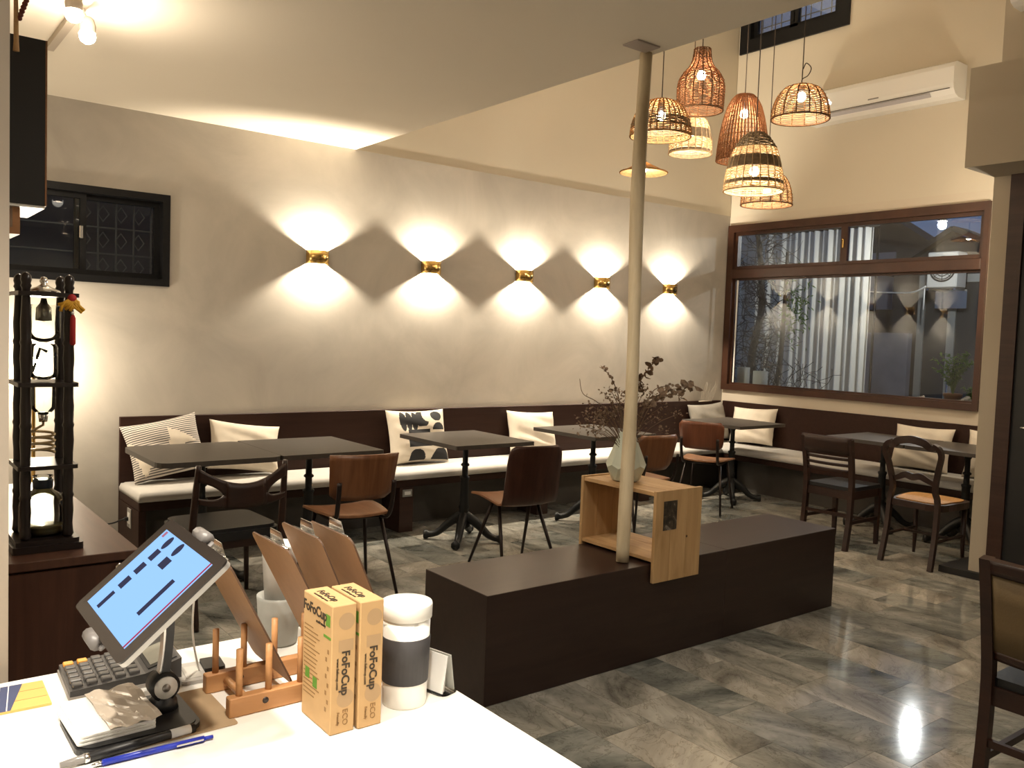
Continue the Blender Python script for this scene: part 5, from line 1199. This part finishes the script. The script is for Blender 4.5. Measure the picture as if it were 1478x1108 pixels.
# white charging cable
mb = MB(); mb.tube(spline([(.387, 1.262, 1.155), (.405, 1.275, 1.10), (.425, 1.34, 1.0), (.452, 1.40, .925), (.462, 1.415, .9035), (.470, 1.45, .903)], 7), .0017, 6); mb.build('charging_cable', M_['white_plastic'], label='thin white cable dropping from the tablet to the counter', cat='cable')
# card reader pad
t = thing('card_reader', 'small grey square reader with a black end on the counter', 'card reader', (.453, 1.415, CZ), -.12)
mb = MB(); mb.prism(rrect(-.027, .014, -.042, .040, .005, 3), .0004, .006); mb.build('grey_pad', pmat('grey_pad_plastic', (0.36, 0.34, 0.31), .4), t)
mb = MB(); mb.prism(rrect(-.018, .006, -.030, .02, .003, 3), .006, .0068); mb.build('pad_inset', pmat('grey_pad_inset', (0.42, 0.40, 0.36), .4), t)
mb = MB(); mb.prism(rrect(.0145, .048, -.01, .040, .004, 3), .0004, .010); mb.build('black_end', M_['black'], t)
# calculator
t = thing('calculator', 'black desk calculator with two orange keys beside the tablet stand', 'calculator', (.346, 1.468, CZ), -.05)
mb = MB(); mb.prism([(-.078, .0005), (.085, .0005), (.085, .038), (.030, .022), (-.078, .015)], -.062, .062, 'y'); mb.build('body', pmat('dark_grey_plastic', (0.045, 0.042, 0.040), .45), t)
mb = MB(); mb.prism([(-.080, .0004), (.0855, .0004), (.0855, .006), (-.080, .006)], -.064, .064, 'y'); mb.build('lower_shell', pmat('pale_grey_shell', (0.30, 0.27, 0.24), .5), t)
top = lambda x: .015 + (x + .078) / .108 * .007 if x < .03 else .022 + (x - .03) / .055 * .016
mb = MB(); mb.sheet([[(.036, -.052, top(.036) + .001), (.036, .052, top(.036) + .001)], [(.080, -.052, top(.08) + .001), (.080, .052, top(.08) + .001)]], .002, False); mb.build('display_frame', pmat('black_display_frame', (0.02, 0.02, 0.02), .3), t)
mb = MB(); mb.sheet([[(.041, -.044, top(.041) + .0025), (.041, .030, top(.041) + .0025)], [(.074, -.044, top(.074) + .0025), (.074, .030, top(.074) + .0025)]], .001, False); mb.build('display', pmat('grey_green_display', (0.20, 0.19, 0.15), .3), t)
KB = pmat('black_key', (0.10, 0.095, 0.09), .2, spec=1.0); KO = pmat('orange_key', (0.75, 0.33, 0.05), .35)
for i in range(5):
    for j in range(6):
        x = -.066 + i * .0205; y = .049 - j * .0192
        if i == 4 and j == 0: continue
        z = top(x); mb = MB(); wd = .0075 if not (j == 4 and i < 2) else .0085; mb.box(x - wd, x + wd, y - .0062, y + .0062, z - .001, z + .0055, b=.0014); mb.build('key', KO if (j == 0 and i < 2) else KB, t)
# napkin pack on the stand base
M_['film'] = pmat('clear_film_over_tissue', (0.50, 0.43, 0.35), .28, var=.12, vscale=25)
t = thing('tissue_pack', 'stack of white napkins half wrapped in clear crinkled film', 'napkins', (.290, 1.296, CZ + .0103), .03)
for k in range(5):
    mb = MB(); mb.prism(rrect(-.052 + .001 * k, .050, -.068 + .0012 * (k % 2), .062, .004, 2), .0002 + .0026 * k, .0026 + .0026 * k); mb.build('napkin', M_['paper'], t)
g = []; rn = random.Random(4)
for i in range(11):
    g.append([(-.012 + .068 * i / 10, -.072 + .142 * j / 12, .0155 + .0022 * math.sin(i * 1.3 + j * .9) * (.5 + rn.random()) + (.003 if i > 8 else 0)) for j in range(13)])
mb = MB(); mb.sheet(g, .0006, False); mb.build('film_wrap', M_['film'], t)
# pens
t = thing('marker_pen', 'black marker pen with a white label lying at the stand base', 'pen', (.318, 1.203, CZ + .0068), .075)
mb = MB(); mb.tube([(-.075, 0, 0), (.070, 0, 0)], .0062, 12); mb.build('barrel', M_['black'], t)
mb = MB(); mb.tube([(-.105, 0, 0), (-.078, 0, 0), (-.0755, 0, 0)], [.004, .0058, .0064], 12); mb.build('clear_tip', pmat('grey_tip', (0.2, 0.19, 0.18), .2), t)
mb = MB(); mb.tube([(.036, 0, 0), (.064, 0, 0)], .0064, 12); mb.build('paper_label', M_['paper'], t)
mb = MB(); mb.tube([(-.076, 0, 0), (-.070, 0, 0)], .0066, 12); mb.build('collar', M_['chrome'], t)
t = thing('ballpoint_pen', 'blue ballpoint pen lying in front of the black marker', 'pen', (.330, 1.175, CZ + .0045), -.04)
BLU = pmat('blue_plastic', (0.02, 0.04, 0.42), .3)
mb = MB(); mb.tube([(-.070, 0, 0), (.060, 0, 0)], .0042, 10); mb.build('barrel', BLU, t)
mb = MB(); mb.tube([(.060, 0, 0), (.072, 0, 0)], .0026, 8); mb.build('push_button', BLU, t)
mb = MB(); mb.tube([(-.083, 0, 0), (-.070, 0, 0)], [.001, .0038], 8); mb.build('tip', M_['chrome'], t)
mb = MB(); mb.bar((.058, -.0048, .001), (.022, -.0058, .001), .0022, .0012, (0, 0, 1)); mb.build('pocket_clip', M_['chrome'], t)
# small yellow and blue card
t = thing('paper_card', 'yellow and navy printed card lying at the wall pillar', 'card', (.208, 1.464, CZ), -.03)
m, nt, b = newmat('yellow_card'); b.inputs['Base Color'].default_value = (.72, .42, .12, 1); b.inputs['Roughness'].default_value = .6
mb = MB(); mb.box(-.060, .034, -.052, .046, .0004, .004); mb.build('card_stock', m, t)
mb = MB(); mb.prism([(-.060, -.052), (-.020, -.052), (.006, .046), (-.060, .046)], .004, .0043); n_ = mb.build('navy_field', pmat('navy_print', (0.045, 0.06, 0.14), .6), t)
for k in range(3): mb = MB(); mb.prism([(-.050 + k * .012, -.052), (-.0485 + k * .012, -.052), (-.036 + k * .012, .046), (-.0375 + k * .012, .046)], .0043, .0045); mb.build('white_line', M_['paper'], n_)
for k in range(2): mb = MB(); mb.box(-.014, .032, -.02 + k * .034, -.0185 + k * .034, .004, .0042); mb.build('fold_line', pmat('brown_line', (.35, .2, .06), .7), t)
